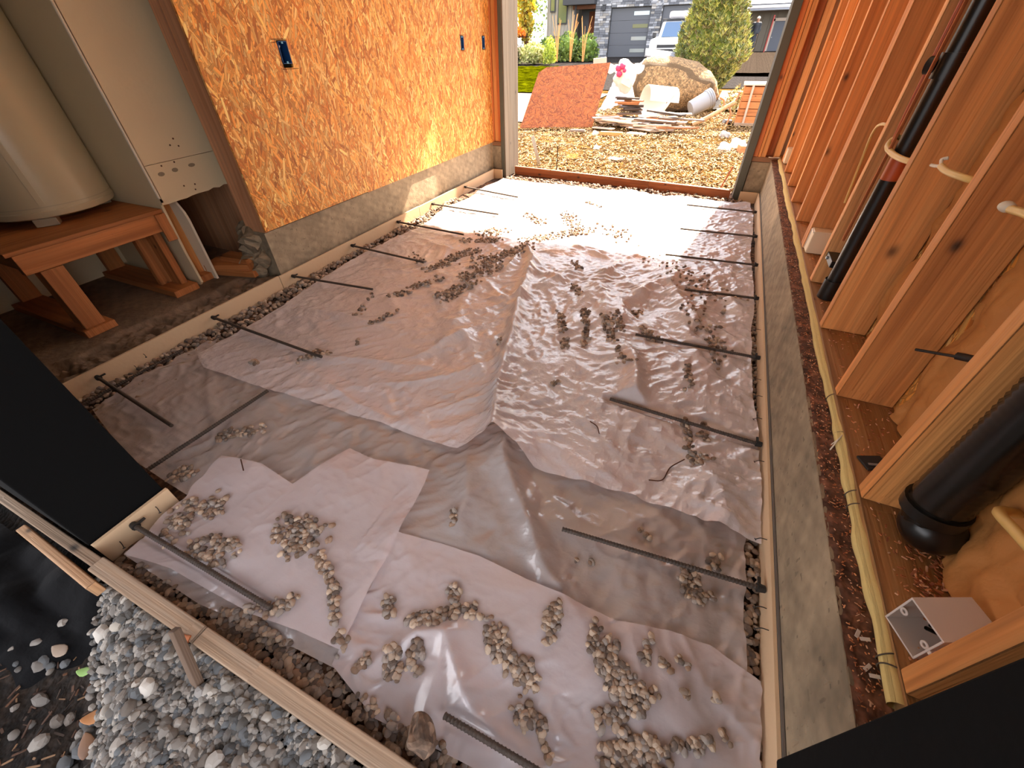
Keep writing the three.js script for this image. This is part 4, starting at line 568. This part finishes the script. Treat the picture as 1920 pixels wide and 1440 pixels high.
{ const g = thing('insulation_bag', 'white bag with pink and red print lying on the rubble', 'bag', [-1.95, 0.5, -9.3]); part(g, 'bag', blob([-1.95, 0.70, -9.28], [0.19, 0.24, 0.13], 0.22, 2), mat(0xe6d2c6, { roughness: 0.5 })); for (const [x, y, z, s] of [[-2.06, 0.82, -9.165, 0.05], [-1.99, 0.85, -9.16, 0.05], [-2.03, 0.74, -9.15, 0.05], [-1.94, 0.79, -9.15, 0.035]]) part(g, 'red_print', blob([x, y, z], [s, s * 0.9, 0.03], 0.3, 3, 2), mat(0xe0325a, { roughness: 0.5 })); part(g, 'tan_flap', pose(bx(-0.1, 0.1, 0, 0.01, -0.06, 0.06, 'x', 0.003), [-1.88, 0.62, -9.12], [0.9, 0, -0.7]), mat(0xd7b394)); }
single('shingle_bag', pose(bx(-0.34, 0.34, 0, 0.03, -0.24, 0.24, 'x', 0.01), [-1.85, 0.93, -12.35], [0.25, 0.2, -0.12]), mat(0x77777c), 'flat grey panel on the white plastic behind the rubble', 'panel');
{ const g = new THREE.CylinderGeometry(0.26, 0.26, 0.55, 36, 1, true, 0, 4.4); g.rotateZ(Math.PI / 2); g.rotateY(0.55); g.rotateX(-0.2); g.translate(-1.30, 0.30, -9.44); single('curled_sheet', g, mat(0xe9e2d8, { side: THREE.DoubleSide, roughness: 0.6 }), 'white sheet curled into a half tube on the planks', 'curled sheet'); }
// the heap of siding planks
const plankTones = [0xf0eee9, 0x8d8580, 0xe6ddd0, 0x6c5a4c, 0xc08a5c, 0xdcd6cc, 0x4d443e, 0xb9a58c].map((c) => woodMat(c, { roughness: 0.8 }));
const toneWords = ['white painted', 'mid grey', 'cream', 'dark brown', 'orange-brown', 'off-white', 'blackish', 'tan'];
const heap = new Map(), cell = (x, z) => Math.round(x / 0.03) + ',' + Math.round(z / 0.03);
function stackPlank(len, w, t, x, z, turnBy, k, label, group) {      // laid flat on whatever already lies there
  const cells = []; let y = 0.012; for (let a = -len / 2; a <= len / 2; a += 0.03) for (let b = -w / 2; b <= w / 2; b += 0.03) { const c = cell(x + a * Math.cos(turnBy) + b * Math.sin(turnBy), z - a * Math.sin(turnBy) + b * Math.cos(turnBy)); cells.push(c); y = Math.max(y, heap.get(c) ?? 0.012); }
  for (const c of cells) heap.set(c, y + t + 0.001); single('scrap_plank', pose(plank(len, w, t), [x, y + 0.004, z], [rr(-0.02, 0.02), turnBy, rr(-0.012, 0.012)]), plankTones[k], label, 'plank', group);
}
for (let i = 0; i < 46; i++) { const k = Math.floor(rnd() * 8), u = Math.pow(rnd(), 0.8); stackPlank(rr(0.3, 0.75), rr(0.06, 0.15), rr(0.012, 0.028), -1.38 + (rnd() - 0.5) * 1.3, -8.75 + (rnd() - 0.5) * 1.0, rr(-0.6, 0.8), k, toneWords[k] + ' scrap plank in the heap before the boulder', 'scrap planks in the heap'); }
for (let i = 0; i < 9; i++) { const k = pick([3, 4, 6]); stackPlank(rr(0.25, 0.5), rr(0.05, 0.1), 0.022, -1.75 + rr(-0.1, 0.12), -9.02 + rr(-0.05, 0.05), rr(-0.4, 0.6), k, toneWords[k] + ' scrap plank stacked beside the white curled sheet', 'planks beside the curled sheet'); }
single('wood_offcut', pose(plank(0.42, 0.09, 0.035), [-1.08, 0.28, -8.95], [0, 0.2, 1.02]), woodMat(0xf3ebdc), 'pale offcut standing steeply on the plank heap', 'wood scrap');
single('wood_offcut', pose(plank(0.36, 0.09, 0.05), [-1.72, 0.01, -7.72], [0, 0.04, 0]), woodMat(0xe3b877), 'yellowish block of lumber on the mulch before the plank heap', 'wood scrap'); single('wood_offcut', pose(plank(0.3, 0.14, 0.025), [-1.35, 0.01, -7.9], [0, -0.3, 0]), woodMat(0xefe9de), 'white board scrap on the mulch beside the yellowish block', 'wood scrap');
single('wood_offcut', pose(plank(0.25, 0.07, 0.03), [-2.35, 0.01, -7.9], [0, 0.1, 0]), plankTones[1], 'thin grey scrap at the foot of the leaning board', 'wood scrap');
// bucket on its side
{ const g = thing('bucket', 'grey plastic bucket tipped over on the plank heap before the boulder', 'bucket', [-0.56, 0.14, -9.6]), rot = new THREE.Matrix4().compose(V(-0.56, 0.30, -9.6), new THREE.Quaternion().setFromUnitVectors(V(0, 1, 0), V(0.78, 0.42, -0.46).normalize()), V(1, 1, 1)), m = mat(0x8b8f94, { roughness: 0.45, side: THREE.DoubleSide });
  const pr = [[0, -0.2], [0.122, -0.2], [0.128, -0.19], [0.15, 0.2], [0.144, 0.2], [0.122, -0.185], [0, -0.187]]; const L = (p) => new THREE.LatheGeometry(p.map((q) => new THREE.Vector2(...q)), 36).applyMatrix4(rot); part(g, 'shell', toCreasedNormals(L(pr), 0.6), m);
  for (const y of [0.185, 0.15, 0.115]) part(g, 'rim_band', L([[0.146, y - 0.008], [0.160, y - 0.006], [0.160, y + 0.006], [0.146, y + 0.008]]), m); }
{ const g = thing('dead_branch', 'broken tan root and branch sprawling beside the bucket', 'branch', [-0.1, 0, -9.6]); part(g, 'stem', tube([[-0.60, 0.05, -8.95], [-0.38, 0.14, -9.1], [-0.16, 0.27, -9.2], [0.0, 0.36, -9.28]], 0.035, 30, 9), woodMat(0xd9b98c)); for (const [a, b, c] of [[[-0.16, 0.27, -9.2], [-0.18, 0.38, -9.24], [-0.26, 0.42, -9.26]], [[-0.08, 0.31, -9.24], [-0.02, 0.2, -9.2], [-0.04, 0.05, -9.16]], [[-0.03, 0.34, -9.26], [0.02, 0.42, -9.28], [0.03, 0.5, -9.3]]]) part(g, 'twig', tube([a, b, c], 0.016, 16, 7), woodMat(0xb98a5c)); }
single('bottle', rod([0.02, 0.03, -9.62], [-0.10, 0.05, -9.5], 0.035, 14), M.steel, 'small grey cylinder lying beside the slatted crate', 'cylinder');
for (const [x, z, s, c, l] of [[-0.02, -8.15, 0.075, 0x9a9794, 'round grey stone lying alone on the mulch'], [0.18, -7.35, 0.10, 0xf6f2ea, 'white foam chunk on the mulch nearest the dark jamb'], [0.03, -7.1, 0.085, 0xf6f2ea, 'white chunk on the mulch between foam chunk and stone'], [-1.24, -5.95, 0.06, 0xf2ece2, 'flat white scrap on the mulch just outside the threshold board'], [-1.66, -6.6, 0.045, 0xefe8de, 'small white scrap on the mulch before the yellowish block'], [-2.0, -7.75, 0.05, 0xf3efe8, 'white chip at the corner of the leaning board']]) single('debris_chunk', blob([x, s * 0.35, z], [s * (s === 0.06 ? 1.6 : 1), s * (s === 0.06 ? 0.3 : 0.75), s], 0.25, 2.4), mat(c), l, 'debris');
single('debris_chunk', pose(bx(-0.16, 0.16, 0, 0.09, -0.08, 0.08, 'x', 0.006), [0.36, 0, -7.05], [0, 0.25, 0]), woodMat(0xd9a878), 'pale block on the mulch against the dark jamb', 'debris');
single('steel_strap', pose(bx(-0.02, 0.02, 0, 0.34, -0.003, 0.003, 'y', 0.001), [-2.06, 0.0, -5.35], [0, 0.3, 0.28]), M.steel, 'galvanised steel strap leaning outside the grey jamb', 'strap');
// crate of slats by the jamb
{ const g = thing('slatted_crate', 'wooden crate of horizontal slats with a pale upright beside the dark jamb', 'crate', [0.40, 0, -9.4]); for (let k = 0; k < 5; k++) part(g, 'slat', bx(0.10, 0.75, 0.05 + k * 0.105, 0.145 + k * 0.105, -9.42, -9.40, 'x', 0.003), M.benchWood); for (const x of [0.20, 0.62]) part(g, 'upright', bx(x, x + 0.035, 0.03, 0.60, -9.395, -9.365, 'y', 0.003), woodMat(0xd8d2c8)); part(g, 'base_rail', bx(0.08, 0.78, 0.01, 0.05, -9.44, -9.35, 'x', 0.003), M.boardGray); part(g, 'lid', bx(0.06, 0.8, 0.585, 0.61, -9.95, -9.38, 'x', 0.003), woodMat(0xe8dcc8)); part(g, 'side_panel', bx(0.08, 0.10, 0.03, 0.585, -9.95, -9.40, 'z', 0.003), M.benchWood); part(g, 'rear_panel', bx(0.1, 0.75, 0.03, 0.585, -9.95, -9.93, 'x', 0.003), M.benchWood); }

// ---------------------------------------------------------------- plants
const leafMat = (c, t = 0.35) => mat(c, { roughness: 0.8, transmission: t, thickness: 0, side: THREE.DoubleSide });
const tuft = (() => { const a = []; for (let k = 0; k < 5; k++) { const g = new THREE.ConeGeometry(0.13, 1, 4, 1); g.scale(1, 1, 0.25); g.translate(0, 0.45, 0); g.rotateZ(rr(-0.9, 0.9)); g.rotateY(k * 1.3); a.push(g); } return merge(a); })();
const leafGeo = (() => { const g = new THREE.PlaneGeometry(1, 0.6, 2, 1); const p = g.attributes.position; for (let i = 0; i < p.count; i++) p.setZ(i, 0.25 * p.getX(i) ** 2); g.computeVertexNormals(); return g; })();
function foliage(parent, name, geo, material, list, palette) { const im = new THREE.InstancedMesh(geo, material, list.length), c = new THREE.Color(); list.forEach((m, i) => { im.setMatrixAt(i, m); im.setColorAt(i, c.set(pick(palette)).multiplyScalar(rr(0.7, 1.2))); }); im.name = name; im.userData.kind = 'stuff'; parent.add(im); }
const turn = () => new THREE.Quaternion().setFromEuler(new THREE.Euler(rr(-1.2, 1.2), rr(0, 6.28), rr(-1.2, 1.2)));
{ const g = thing('conifer', 'dense conical golden-green conifer rising behind the boulder', 'tree', [-0.76, yardY(-12.9), -12.9]); part(g, 'trunk', rod([-0.45, 0.05, -12.8], [-0.78, 1.6, -12.9], 0.08, 10), M.darkWood);
  part(g, 'crown_core', (() => { const q = new THREE.LatheGeometry([[0, 0.35], [0.25, 0.38], [0.5, 0.75], [0.52, 1.0], [0.34, 1.7], [0.16, 2.6], [0, 3.2]].map((p) => new THREE.Vector2(...p)), 20); q.translate(-0.85, 0.06, -12.9); return q; })(), mat(0x7c8a34, { roughness: 1 }));
  const list = []; for (let i = 0; i < 9000; i++) { const y = 0.22 + Math.pow(rnd(), 1.1) * 3.3, R = y < 0.85 ? 0.32 + 0.56 * Math.min(1, (y - 0.2) / 0.6) : 0.88 * Math.pow(1 - (y - 0.85) / 2.95, 1.1), a = rnd() * 6.283, r = R * (0.72 + 0.33 * Math.sqrt(rnd())) * (1 + 0.13 * sn(a * 2.2 + 3, y * 3.1)), s = rr(0.06, 0.13); list.push(new THREE.Matrix4().compose(V(0.02 + r * Math.cos(a) * 0.93 - 0.10 * (y > 1 ? 1 : y), y, r * Math.sin(a)), new THREE.Quaternion().setFromEuler(new THREE.Euler(rr(-0.5, 0.5) + 0.5 * Math.sin(a), rr(0, 6.28), rr(-0.5, 0.5) - 0.5 * Math.cos(a))), V(s, s, s))); }
  foliage(g, 'foliage', tuft, leafMat(0xffffff, 0.3), list, ['#9aa23c', '#7c8a34', '#b4b448', '#657330', '#c4bc58', '#8a7a3c']); }
{ const g = thing('low_bush', 'straw-coloured low bush at the foot of the conifer beside the crate', 'bush', [0.05, 0.03, -11.4]); const list = []; for (let i = 0; i < 700; i++) { const d = V(rr(-1, 1), rr(0, 1), rr(-1, 1)); if (d.length() > 1) continue; const s = rr(0.03, 0.09); list.push(new THREE.Matrix4().compose(V(d.x * 0.35, d.y * 0.42, d.z * 0.35), turn(), V(s, s, s))); } foliage(g, 'foliage', tuft, leafMat(0xffffff, 0.3), list, ['#d8bc6a', '#c4a04c', '#b8b05c', '#a08a4a']); part(g, 'stem', rod([0.05, 0.03, -11.4], [0.05, 0.3, -11.4], 0.02, 8), M.darkWood); }
function bush(name, label, at, r, h, pal, n, s0, s1, geo = leafGeo, group) { const g = thing(name, label, 'bush', at, group), list = []; while (list.length < n) { const d = V(rr(-1, 1), rr(-0.2, 1), rr(-1, 1)), l = d.length(); if (l > 1 || l < 0.45) continue; const s = rr(s0, s1); list.push(new THREE.Matrix4().compose(V(d.x * r, (d.y + 0.2) / 1.2 * h, d.z * r), turn(), V(s, s, s))); } foliage(g, 'foliage', geo, leafMat(0xffffff), list, pal); part(g, 'core', blob([at[0], at[1] + h * 0.42, at[2]], [r * 0.72, h * 0.42, r * 0.72], 0.2, 2), mat(pal[0], { roughness: 1 })); return g; }
function tree(name, label, at, r, h, pal, n, group) { const g = thing(name, label, 'tree', at, group), list = []; part(g, 'trunk', rod(at, [at[0], at[1] + h * 0.7, at[2]], 0.14, 10), M.darkWood); while (list.length < n) { const d = V(rr(-1, 1), rr(-1, 1), rr(-1, 1)), l = d.length(); if (l > 1 || l < 0.4) continue; const s = rr(0.12, 0.26); list.push(new THREE.Matrix4().compose(V(d.x * r, h * 0.58 + d.y * h * 0.5, d.z * r), turn(), V(s, s, s))); } foliage(g, 'foliage', leafGeo, leafMat(0xffffff, 0.45), list, pal); return g; }
const yellow = ['#d8c43a', '#b8b030', '#e8d24a', '#9aa02c', '#c8a828'], green = ['#5f7a30', '#7a9438', '#4c6428', '#8aa040'];
tree('leafy_tree', 'slender yellow-leaved tree at the corner of the board-and-batten house', [-12.4, 0.38, -29.5], 0.55, 6, yellow, 1600); tree('leafy_tree', 'broad yellow-green tree over the lawn beyond the fence', [-13.4, 0.38, -27.5], 1.1, 5.2, yellow, 1900); tree('leafy_tree', 'tall dark green tree far behind the yellow ones', [-17.5, 0.38, -42], 3.2, 10, green, 2600);
tree('leafy_tree', 'wide dark green tree far beyond the lawn', [-24, 0.38, -46], 4, 10, green, 2400);
bush('orange_shrub', 'bright orange shrub glowing in the sun by the fence', [-12.7, 1.45, -29.2 + 0.6], 0.62, 0.5, ['#f0921e', '#e87a14', '#f8b040'], 500, 0.08, 0.16); part(scene.children[scene.children.length - 1], 'stem', rod([-12.7, 0.36, -28.6], [-12.7, 1.6, -28.6], 0.05, 8), M.darkWood);
bush('round_shrub', 'dark shrub below the orange one on the lawn edge', [-11.9, 0.36, -26], 0.9, 0.9, ['#5a4a34', '#7a7040', '#4c5a2c'], 900, 0.08, 0.16); bush('round_shrub', 'pale green shrub by the lawn edge beside the fence', [-10.5, 0.36, -26], 0.8, 0.9, ['#a8a860', '#8a9448', '#c8c080'], 900, 0.08, 0.15);
bush('round_shrub', 'bright green shrub against the corner of the board-and-batten house', [-9.4, 0.36, -25.5], 0.35, 1.1, ['#a8b43c', '#8a9c34', '#c4c850'], 600, 0.06, 0.12);
for (const [x, r, h, l] of [[-10.6, 0.7, 1.1, 'dark green shrub under the narrow house windows'], [-9.4, 0.8, 1.3, 'tall dark green shrub between house windows and front door'], [-8.3, 0.7, 1.2, 'dark green shrub right before the brown front door']]) bush('foundation_shrub', l, [x, 0.37, -28.5], r, h, green, 900, 0.08, 0.16, leafGeo, 'shrubs along the house');
for (const [x, h, l] of [[-9.5, 1.9, 'clump of tan plume grass before the narrow windows'], [-8.75, 2.1, 'tallest orange plume grass before the porch'], [-8.05, 1.9, 'clump of tan plume grass before the front door']]) { const g = thing('plume_grass', l, 'grass clump', [x, 0.37, -27], 'plume grasses'); for (let k = 0; k < 9; k++) { const a = rr(-0.24, 0.24), b = x + a * 1.4; part(g, 'blade', tube([[x + a * 0.2, 0.37, -27], [x + a * 0.6, 0.37 + h * 0.5, -27 + rr(-0.1, 0.1)], [b, 0.37 + h * rr(0.6, 1), -27 + rr(-0.2, 0.2)]], 0.011, 10, 5), mat(0xd8a060)); } }
{ const g = thing('lawn_fence', 'black metal picket fence with a pale hose over it by the lawn', 'fence', [-13, 0.38, -28]); for (let k = 0; k < 12; k++) part(g, 'picket', rod([-14.2 + k * 0.22, 0.38, -28], [-14.2 + k * 0.22, 1.55, -28], 0.018, 6), M.black); for (const y of [0.55, 1.45]) part(g, 'rail', rod([-14.3, y, -28], [-11.6, y, -28], 0.022, 6), M.black); }

// ---------------------------------------------------------------- the house across the street
{ const h = thing('house', 'dark grey house with stone veneer, dark garage doors and board-and-batten siding', 'house', [-7.5, 0.38, -33]);
  const stoneM = mat(0x8d9094, { roughness: 0.9, map: T.grit }), sid = mat(0x9a968c, { roughness: 0.8 }), dark = mat(0x55585e, { roughness: 0.6 }), trimM = mat(0x3c3e42);
  part(h, 'stone_wall', merge([bx(-9.25, -8.27, 0.38, 5, -33.4, -33, 'y', 0), bx(-5.88, -5.22, 0.38, 5, -33.4, -33, 'y', 0), bx(-8.27, -5.88, 2.72, 5, -33.4, -33, 'y', 0), bx(-5.22, -2.4, 2.72, 5, -33.4, -33, 'y', 0), bx(-2.4, -1.2, 0.38, 5, -33.4, -33, 'y', 0)]), stoneM);
  const vs = new THREE.BoxGeometry(1, 1, 1), list = []; for (const [a, b, c, d] of [[-9.25, -8.27, 0.4, 4.4], [-5.88, -5.22, 0.4, 4.4], [-8.27, -1.2, 2.74, 4.4], [-2.4, -1.2, 0.4, 2.7]]) for (let y = c; y < d; y += 0.11) for (let x = a; x < b - 0.05;) { const w = Math.min(rr(0.15, 0.42), b - x); list.push(new THREE.Matrix4().compose(V(x + w / 2 + 7.5, y + 0.055 - 0.38, 0.01 + rr(0, 0.02)), new THREE.Quaternion(), V(w - 0.012, 0.098, 0.06))); x += w; } foliage(h, 'veneer_stone', vs, mat(0xffffff, { roughness: 0.9 }), list, ['#8b8e93', '#73767c', '#a3a5a8', '#64676d', '#989590']);
  for (const [a, b] of [[-8.25, -5.9], [-5.2, -2.42]]) { for (let k = 0; k < 4; k++) { const d = part(h, 'garage_panel', bx(a, b, 0.40 + k * 0.578, 0.972 + k * 0.578, -33.16, -33.1, 'x', 0.008), dark); part(d, 'pane', bx(b - 0.98, b - 0.07, 0.40 + k * 0.578 + 0.22, 0.40 + k * 0.578 + 0.40, -33.105, -33.09, 'x', 0.004), mat(k === 3 ? 0xb8c8cc : k === 2 ? 0x5f6238 : 0x8f9490, { roughness: 0.12 })); } part(h, 'door_casing', merge([bx(a - 0.03, a, 0.38, 2.75, -33.1, -33.02, 'y', 0), bx(b, b + 0.03, 0.38, 2.75, -33.1, -33.02, 'y', 0)]), trimM); }
  part(h, 'siding_wall', bx(-12.45, -10.55, 1.5, 5, -33.3, -33.05, 'y', 0), sid); for (let k = 0; k < 9; k++) part(h, 'batten', bx(-12.42 + k * 0.22, -12.37 + k * 0.22, 1.52, 5, -33.05, -33.0, 'y', 0.004), sid);
  part(h, 'stone_base', bx(-12.45, -10.55, 0.38, 1.5, -33.3, -33.0, 'y', 0), stoneM);
  for (const [a, b, c, d] of [[-11.70, -11.05, 2.07, 4.2], [-12.22, -11.86, 2.65, 4.2]]) { const w = part(h, 'window', bx(a, b, c, d, -33.0, -32.95, 'y', 0.005), trimM); part(w, 'pane', bx(a + 0.06, b - 0.06, c + 0.06, d - 0.06, -32.955, -32.93, 'y', 0), mat(0x6a7250, { roughness: 0.1 })); }
  part(h, 'porch_wall', bx(-10.55, -9.25, 0.38, 5, -34.6, -34.4, 'y', 0), mat(0x6c6d70)); const fd = part(h, 'front_door', bx(-10.02, -9.32, 0.55, 2.66, -34.4, -34.33, 'y', 0.006), woodMat(0x8f5a3c)); part(fd, 'door_handle', rod([-9.98, 1.5, -34.33], [-9.98, 1.7, -34.28], 0.02, 6), M.steel);
  part(h, 'porch_roof', bx(-11.2, -9.2, 2.92, 3.2, -34.6, -32.4, 'x', 0.01), trimM); part(h, 'porch_beam', bx(-10.7, -9.25, 2.72, 2.92, -33.2, -32.9, 'x', 0.01), M.darkWood); part(h, 'downpipe', rod([-10.5, 0.4, -32.9], [-10.5, 5, -32.9], 0.06, 8), trimM);
  const wl = part(h, 'wall_lantern', bx(-8.80, -8.62, 2.62, 2.86, -33.0, -32.85, 'y', 0.01), trimM); part(wl, 'lantern_cap', bx(-8.83, -8.59, 2.86, 2.90, -33.0, -32.83, 'y', 0.005), trimM);
  part(h, 'roof', bx(-12.9, -0.9, 5, 5.3, -40, -32.3, 'x', 0), trimM); part(h, 'rear_wall', bx(-12.45, -1.2, 0.38, 5, -39.6, -39.4, 'y', 0), sid); part(h, 'side_wall', bx(-12.45, -12.3, 0.38, 5, -39.4, -33.3, 'z', 0), sid); }
{ const h = thing('outbuilding', 'low dark building with a bright metal eave behind the conifer', 'building', [2, 0.4, -40]), wm = mat(0x6c6558, { roughness: 0.85 });
  part(h, 'wall', bx(-0.6, 7, 0.4, 2.6, -40.3, -40, 'y', 0), wm); for (let k = 0; k < 8; k++) part(h, 'batten', bx(-0.55 + k * 0.42, -0.5 + k * 0.42, 0.4, 2.5, -40, -39.96, 'y', 0.004), wm);
  part(h, 'eave', bx(-0.8, 7.2, 2.55, 2.66, -40.3, -39.2, 'x', 0.01), mat(0x9aa0a8)); part(h, 'gutter', bx(-0.8, 7.2, 2.66, 2.80, -39.35, -39.18, 'x', 0.02), mat(0xf0f0f0, { roughness: 0.4 })); const r = bx(-0.8, 7.2, 0, 0.08, -4, 0, 'x', 0.01); r.rotateX(0.35); r.translate(0, 2.8, -39.2); part(h, 'roof', r, mat(0x7c8088, { roughness: 0.6 }));
  const d = part(h, 'side_door', bx(1.05, 1.75, 0.42, 2.02, -40, -39.93, 'y', 0.006), mat(0x5c6068)); part(d, 'door_knob', rod([1.12, 1.2, -39.93], [1.12, 1.2, -39.88], 0.03, 8), M.steel); part(h, 'door_frame', merge([bx(0.9, 1.05, 0.42, 2.15, -40, -39.9, 'y', 0), bx(1.75, 1.9, 0.42, 2.15, -40, -39.9, 'y', 0), bx(0.9, 1.9, 2.03, 2.18, -40, -39.9, 'y', 0)]), mat(0xb8a898)); }
single('striped_pole', rod([0.84, 0.42, -37.2], [0.86, 2.25, -37.2], 0.04, 8), mat(0x9a4038), 'reddish upright pole before the door of the low building', 'pole');

// ---------------------------------------------------------------- the white pickup
{ const t = thing('pickup_truck', 'white pickup truck with a loaded roof rack parked by the garage', 'truck', [-3.5, 0.25, -27.5]), wm = mat(0xe8e6e0, { roughness: 0.3, clearcoat: 0.6 }), gl = mat(0x33506e, { roughness: 0.08 }), blk = mat(0x2a2b2e, { roughness: 0.5 }), chrome = mat(0xd8d8d8, { roughness: 0.2, metalness: 0.9 });
  const side = (pts, x0, x1, m, name) => { const g = new THREE.ExtrudeGeometry(new THREE.Shape(pts.map((p) => new THREE.Vector2(...p))), { depth: x1 - x0, bevelEnabled: true, bevelSize: 0.03, bevelThickness: 0.03, bevelSegments: 2 }); g.rotateY(-Math.PI / 2); g.translate(x1, 0, 0); g.computeVertexNormals(); return part(t, name, g, m); };
  side([[-26.05, 0.5], [-26.0, 1.05], [-26.15, 1.19], [-27.5, 1.27], [-31.2, 1.27], [-31.2, 0.5]], -4.45, -2.5, wm, 'body'); side([[-27.3, 1.27], [-28.1, 1.86], [-29.4, 1.88], [-29.8, 1.27]], -4.3, -2.65, wm, 'cab');
  { const g = bx(-4.18, -2.77, 0, 0.02, -0.95, 0, 'x', 0.005); g.rotateX(-0.0); g.rotateX(0.64); g.translate(0, 1.30, -27.28); part(t, 'windshield', g, gl); }
  const gr = part(t, 'grille', bx(-4.12, -2.83, 0.68, 1.03, -26.04, -25.97, 'x', 0.02), blk); for (const y of [0.69, 0.85, 1.01]) part(gr, 'grille_bar', bx(-4.14, -2.81, y, y + 0.05, -25.98, -25.94, 'x', 0.01), chrome);
  for (const x of [-4.44, -2.76]) part(t, 'headlight_lens', bx(x, x + 0.26, 0.74, 1.02, -26.08, -25.98, 'x', 0.03), mat(0xd8d4c0, { roughness: 0.1 }));
  part(t, 'bumper', bx(-4.5, -2.45, 0.38, 0.62, -26.1, -25.88, 'x', 0.04), chrome); for (const x of [-4.66, -2.44]) part(t, 'side_mirror', bx(x, x + 0.18, 1.28, 1.5, -27.6, -27.5, 'y', 0.03), blk);
  for (const [x, z] of [[-4.35, -26.7], [-2.6, -26.7], [-4.35, -30.2], [-2.6, -30.2]]) part(t, 'wheel', rod([x - 0.12, 0.62, z], [x + 0.12, 0.62, z], 0.36, 22), blk);
  part(t, 'roof_rack', merge([rod([-4.35, 1.98, -28.1], [-2.6, 1.98, -28.1], 0.03, 6), rod([-4.35, 1.98, -29.4], [-2.6, 1.98, -29.4], 0.03, 6), rod([-4.3, 1.86, -28.1], [-4.3, 2.0, -28.1], 0.025, 6), rod([-2.65, 1.86, -28.1], [-2.65, 2.0, -28.1], 0.025, 6)]), blk); part(t, 'roof_cargo', bx(-4.1, -3.2, 2.02, 2.28, -29.2, -28.2, 'x', 0.08), mat(0xa8a8ae, { roughness: 0.4 })); }

// ---------------------------------------------------------------- the person by the low building
{ const P = thing('person', 'person in a long dark coat and pale cap standing by the low building', 'person', [0.02, 0.485, -37]);
  const field = (bones, res, size, c) => { const mc = new MarchingCubes(res, new THREE.MeshBasicMaterial(), false, false, 90000); mc.isolation = 0; const f = mc.field;
    for (let k = 0; k < res; k++) for (let j = 0; j < res; j++) for (let i = 0; i < res; i++) { const x = (i / (res / 2) - 1) * size + c[0], y = (j / (res / 2) - 1) * size + c[1], z = (k / (res / 2) - 1) * size + c[2]; let e = 0; for (const [a, b, ra, rb] of bones) { const dx = b[0] - a[0], dy = b[1] - a[1], dz = b[2] - a[2], t = Math.max(0, Math.min(1, ((x - a[0]) * dx + (y - a[1]) * dy + (z - a[2]) * dz) / (dx * dx + dy * dy + dz * dz + 1e-9))), d = Math.hypot(x - a[0] - t * dx, y - a[1] - t * dy, z - a[2] - t * dz) - (ra + (rb - ra) * t); e += Math.exp(-d * 38); } f[k * res * res + j * res + i] = Math.log(e + 1e-20) / 38; }
    mc.update(); const n = mc.count, g = new THREE.BufferGeometry(); g.setAttribute('position', new THREE.BufferAttribute(mc.positionArray.slice(0, n * 3), 3)); g.setAttribute('normal', new THREE.BufferAttribute(mc.normalArray.slice(0, n * 3), 3)); g.scale(size, size, size); g.translate(...c); g.computeVertexNormals(); return g; };
  const body = field([[[0, 1.62, 0.02], [0, 1.56, 0.05], 0.085, 0.075], [[0, 1.5, 0], [0, 1.42, 0], 0.05, 0.055], [[-0.16, 1.38, 0], [0.16, 1.38, 0], 0.065, 0.065], [[0, 1.32, 0], [0, 0.95, 0], 0.13, 0.13], [[0.18, 1.38, 0], [0.22, 1.08, 0.02], 0.05, 0.04], [[0.22, 1.08, 0.02], [0.16, 0.88, 0.14], 0.04, 0.03], [[-0.18, 1.38, 0], [-0.24, 1.1, 0], 0.05, 0.04], [[-0.24, 1.1, 0], [-0.24, 0.84, 0.06], 0.04, 0.03], [[0.09, 0.92, 0], [0.1, 0.48, 0.02], 0.085, 0.06], [[0.1, 0.48, 0.02], [0.1, 0.07, 0], 0.058, 0.04], [[-0.09, 0.92, 0], [-0.12, 0.48, 0.02], 0.085, 0.06], [[-0.12, 0.48, 0.02], [-0.14, 0.07, 0], 0.058, 0.04], [[0.1, 0.04, -0.03], [0.1, 0.03, 0.15], 0.04, 0.032], [[-0.14, 0.04, -0.03], [-0.15, 0.03, 0.15], 0.04, 0.032]], 56, 0.95, [0, 0.86, 0]);
  const m = new THREE.Mesh(body, mat(0xb98a70, { roughness: 0.6 })); m.name = 'body'; P.add(m);
  const coat = field([[[-0.16, 1.37, 0], [0.16, 1.37, 0], 0.085, 0.085], [[0, 1.3, 0], [0, 0.95, 0], 0.165, 0.16], [[0, 0.95, 0], [-0.02, 0.28, 0], 0.16, 0.2], [[0.18, 1.38, 0], [0.22, 1.08, 0.02], 0.068, 0.06], [[0.22, 1.08, 0.02], [0.17, 0.92, 0.12], 0.058, 0.05], [[-0.18, 1.38, 0], [-0.24, 1.1, 0], 0.068, 0.06], [[-0.24, 1.1, 0], [-0.24, 0.9, 0.05], 0.058, 0.05]], 50, 0.95, [0, 0.86, 0]);
  const cm = new THREE.Mesh(coat, mat(0x2e3136)); cm.name = 'coat'; P.add(cm);
  const cap = new THREE.SphereGeometry(0.1, 20, 10, 0, 6.2832, 0, 1.6); const cap2 = new THREE.CylinderGeometry(0.09, 0.1, 0.015, 20); cap2.translate(0, 0, 0.06); const hm = new THREE.Mesh(merge([cap, cap2]).translate(0, 1.635, 0.02), mat(0xe0d4c4)); hm.name = 'cap'; P.add(hm); }

scene.traverse((o) => { if (o.isMesh) { o.castShadow = true; o.receiveShadow = true; } });
renderer.render(scene, camera);
